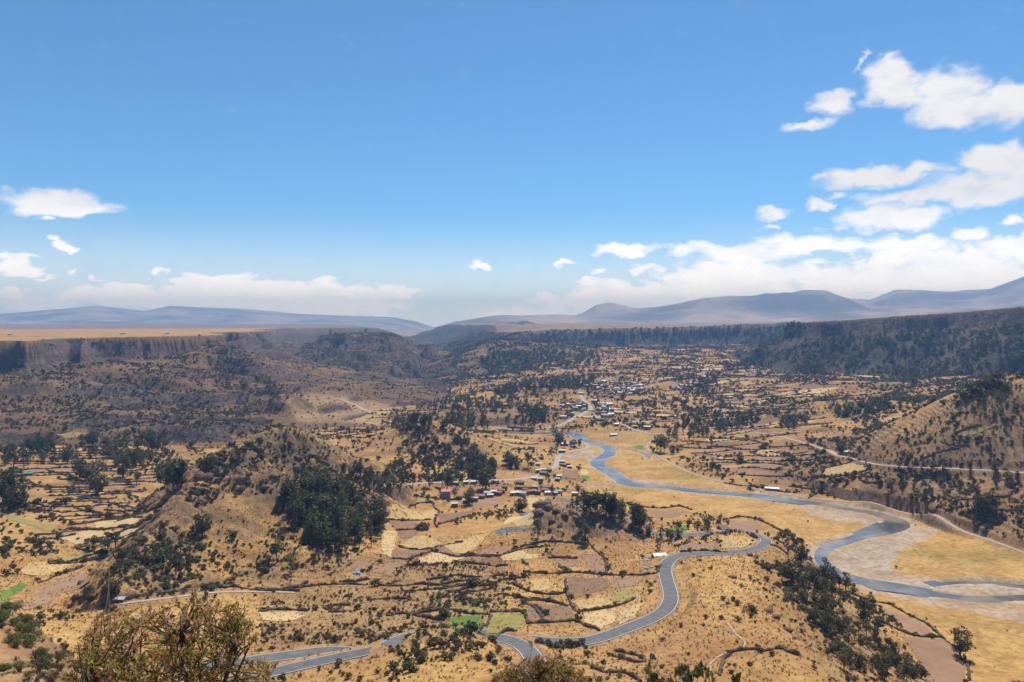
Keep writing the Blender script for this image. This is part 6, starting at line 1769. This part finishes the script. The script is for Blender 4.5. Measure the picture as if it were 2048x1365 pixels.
def bush(name, label, rootpx, d0, outline, dr, ntwig, nleaf, tmean, seed, leafL=.034):
    rs = np.random.default_rng(seed)
    gx, gy = px_at(rootpx, d0)
    zg = float(gz(gx, gy))
    root = Vector((gx, gy, zg - .05))
    tips = fill_poly(outline, ntwig, rs)
    SV, SF, LV, LF, LT, FV, FF, FT = [], [], [], [], [], [], [], []
    # main limbs
    limbs = []
    for k in range(30):
        p = tips[k]
        dd = rs.uniform(*dr)
        e = Vector(px_d(p[0], p[1], dd)); 
        m1 = root + (e - root) * .4 + Vector((0, 0, .12)) + Vector(rs.normal(size=3)) * .05
        m2 = root + (e - root) * .75 + Vector((0, 0, .06)) + Vector(rs.normal(size=3)) * .04
        pts = [root + Vector(rs.normal(size=3)) * .03, m1, m2, e]
        limbs.append(pts)
        tube(SV, SF, [tuple(q) for q in pts], [.016, .011, .007, .003], 6)
    for p in tips[30:]:
        dd = rs.uniform(*dr)
        e = Vector(px_d(p[0], p[1], dd))
        # grow from the nearest limb point
        best = min((L[i].lerp(L[i + 1], t) for L in limbs for i, t in ((0, rs.uniform(.6, 1)), (1, rs.uniform(0, .5)), (1, rs.uniform(.5, 1)), (2, rs.uniform(0, .7)))), key=lambda q: (q - e).length + max(0, q.z - e.z) * 1.5)
        mid = best.lerp(e, .55) + Vector(rs.normal(size=3)) * .03
        tube(SV, SF, [tuple(best), tuple(mid), tuple(e)], [.0048, .0034, .0015], 4)
        ax = (e - mid).normalized()
        up = (ax + Vector((0, 0, .5))).normalized()
        tb = np.clip(rs.normal(tmean, .2), 0, 1)
        for q in range(nleaf):
            t = rs.uniform(.1, 1.0) ** .7
            c = mid.lerp(e, t) + Vector(rs.normal(size=3)) * .006
            dv = (up * rs.uniform(.1, .9) + Vector(rs.normal(size=3)) * .75).normalized()
            nv = dv.orthogonal().normalized(); nv = (nv + Vector(rs.normal(size=3)) * .5); nv = (nv - dv * nv.dot(dv)).normalized()
            L = leafL * rs.uniform(.55, 1.25)
            leaf(LV, LF, LT, c, dv, nv, L, L * rs.uniform(.16, .26), float(np.clip(tb + rs.normal(0, .16), 0, 1)))
        if rs.random() < .16:
            for q in range(9):
                dv = (up + Vector(rs.normal(size=3)) * .8).normalized(); nv = dv.orthogonal().normalized()
                leaf(FV, FF, FT, e + Vector(rs.normal(size=3)) * .009, dv, nv, .015, .005, rs.random())
    r = bpy.data.objects.new(name, None); r.location = root; col.objects.link(r); tag(r, label, 'bush')
    def part_(nm, V, F, mat, T=None):
        me = mesh_from(nm, [tuple(Vector(v) - root) for v in V], F, [mat], T)
        o = bpy.data.objects.new(nm, me); o.parent = r; col.objects.link(o); return o
    part_('branches', SV, SF, M['fore_stem']); part_('foliage', LV, LF, M['fore_leaf'], LT)
    if FV: part_('flowers', FV, FF, M['fore_flower'], FT)['kind'] = 'stuff'
bush('bush', 'reddish brown and olive leafy bush close by at the bottom', 350, 5.0, [(70,1420),(110,1350),(150,1290),(180,1240),(215,1212),(250,1222),(300,1212),(330,1225),(360,1185),(385,1165),(402,1172),(420,1205),(470,1200),(500,1225),(515,1255),(530,1300),(560,1320),(545,1345),(540,1420)], (4.3, 6.0), 560, 19, .45, 1, .038)
bush('bush', 'rusty olive bush tip low beside the road branch', 1090, 6.0, [(950,1400),(985,1350),(1010,1328),(1045,1322),(1085,1308),(1110,1318),(1140,1322),(1165,1340),(1190,1385),(1190,1400)], (5.4, 6.8), 330, 30, .46, 2, .032)
def stalk(pts_px, d, label, tuft=True, rad=.0022, seed=0):
    rs = np.random.default_rng(seed)
    P = [Vector(px_d(a, b, d + .02 * i)) for i, (a, b) in enumerate(pts_px)]
    gx, gy = px_at(pts_px[0][0], d)
    P = [Vector((gx, gy, float(gz(gx, gy)) - .03))] + P
    L = smooth_line([tuple(p) for p in P], .03)
    root = P[0]
    r = bpy.data.objects.new('grass_stalk', None); r.location = root; col.objects.link(r); tag(r, label, 'grass stalk', 'dry grass stalks in front')
    V, F = [], []
    n = len(L)
    tube(V, F, [tuple(Vector(p) - root) for p in L], [rad * (1.15 - .75 * i / n) for i in range(n)], 5)
    me = mesh_from('stem', V, F, [M['straw']], [.4] * len(V)); o = bpy.data.objects.new('stem', me); o.parent = r; col.objects.link(o)
    if tuft:
        LV, LF, LT = [], [], []
        i0 = int(n * .62)
        for q in range(150):
            i = rs.integers(i0, n)
            c = Vector(L[i]) - root
            t = (Vector(L[min(i + 1, n - 1)]) - Vector(L[max(i - 1, 0)])).normalized()
            dv = (t + Vector(rs.normal(size=3)) * .35).normalized(); nv = dv.orthogonal().normalized()
            leaf(LV, LF, LT, c + Vector(rs.normal(size=3)) * .003, dv, nv, .02, .0018, rs.random())
        me = mesh_from('seed_head', LV, LF, [M['straw']], LT); o = bpy.data.objects.new('seed_head', me); o.parent = r; col.objects.link(o)
stalk([(200,1280),(212,1220),(218,1160),(220,1110),(214,1098),(196,1091),(170,1090),(148,1094)], 4.6, 'tall thin straw stalk arching over the bush', True, .0021, 1)
stalk([(218,1190),(219,1150),(212,1142),(196,1140),(184,1147)], 4.65, 'short straw side stalk beside the arching one', True, .0016, 2)
for i, (pp, lab) in enumerate((([(60,1400),(40,1352),(25,1344),(8,1348)], 'pale bent straw in the bottom corner'), ([(30,1400),(50,1358),(72,1348),(92,1352)], 'pale straw curling over at the bottom corner'), ([(300,1420),(330,1340),(318,1332)], 'short straw poking from the bush'), ([(1035,1360),(1052,1322),(1056,1305),(1050,1298)], 'pale straw standing before the road branch'), ([(1060,1330),(1064,1302),(1062,1288),(1059,1284)], 'straw tip crossing the road edge line'), ([(80,1400),(76,1345),(66,1330),(52,1326)], 'thin straw arching near the bottom corner'), ([(120,1410),(108,1360),(98,1346),(88,1344)], 'thin bent straw left of the bush'))):
    stalk(pp, 4.4 + .1 * i, lab, i % 2 == 0, .0018, 10 + i)
# young conifers whose tips rise into the bottom edge
for px, py, d, w in ((1297,1336,30,2.6),(1310,1342,31,2.0),(1352,1336,33,2.2),(1378,1338,35,2.0),(1395,1332,32,2.0),(1412,1328,30,2.8),(1424,1340,34,2.0),(1465,1352,33,3.0),(1330,1350,31,1.8)):
    x, y, zt = px_d(px, py, d)
    zg = float(gz(x, y)); h = zt - zg
    k = int(px) % 4
    tm, cmh, _ = TREES['pine'][k]
    r = bpy.data.objects.new('pine_sapling', None); r.location = (x, y, zg); r.scale = (w * 2.6, w * 2.6, h); r.rotation_euler = (0, 0, px); col.objects.link(r)
    tag(r, 'tip of a young green conifer rising at the bottom edge', 'conifer', 'young conifers at the bottom edge')
    for nm, me in (('trunk', tm), ('crown', cmh)):
        c = bpy.data.objects.new(nm, me); c.parent = r; col.objects.link(c)

# ---- labels: tell look-alikes of one group apart by their place where the group is small enough to count
bpy.context.view_layer.update()
byl = {}
for o in col.objects:
    if o.parent is None and o.get('label') and o.get('kind') in (None, 'thing') and o.get('category'):
        byl.setdefault(o['label'], []).append(o)
ORD = ['first', 'second', 'third', 'fourth', 'fifth', 'sixth', 'seventh', 'eighth', 'ninth', 'tenth', 'eleventh', 'twelfth', 'thirteenth', 'fourteenth', 'fifteenth', 'sixteenth']
def centre(o):
    if o.type == 'MESH':
        c = sum((o.matrix_world @ Vector(b) for b in o.bound_box), Vector()) / 8
    else:
        c = o.matrix_world.translation
    return project(c.x, c.y, c.z)
for lab, obs in byl.items():
    if len(obs) < 2:
        continue
    pc = {o: centre(o) for o in obs}
    if len(obs) <= 16:
        sets = [('', obs)]
    else:
        ys_ = sorted(obs, key=lambda o: pc[o][1])
        nb = min(3, -(-len(obs) // 16))
        nm = {2: ['upper half', 'lower half'], 3: ['upper third', 'middle third', 'lower third']}[nb]
        k = -(-len(obs) // nb)
        sets = [(', ' + nm[i], ys_[i * k:(i + 1) * k]) for i in range(nb)]
    for wd, ss in sets:
        ss = sorted(ss, key=lambda o: pc[o][0])
        for i, o in enumerate(ss):
            new = lab
            if len(ss) <= 16:
                ex_ = ', %s from left%s' % (ORD[i], wd)
            elif wd:
                ex_ = wd + ' of the group'
            else:
                ex_ = ''
            if len((lab + ex_).replace('-', ' ').split()) <= 16:
                o['label'] = lab + ex_
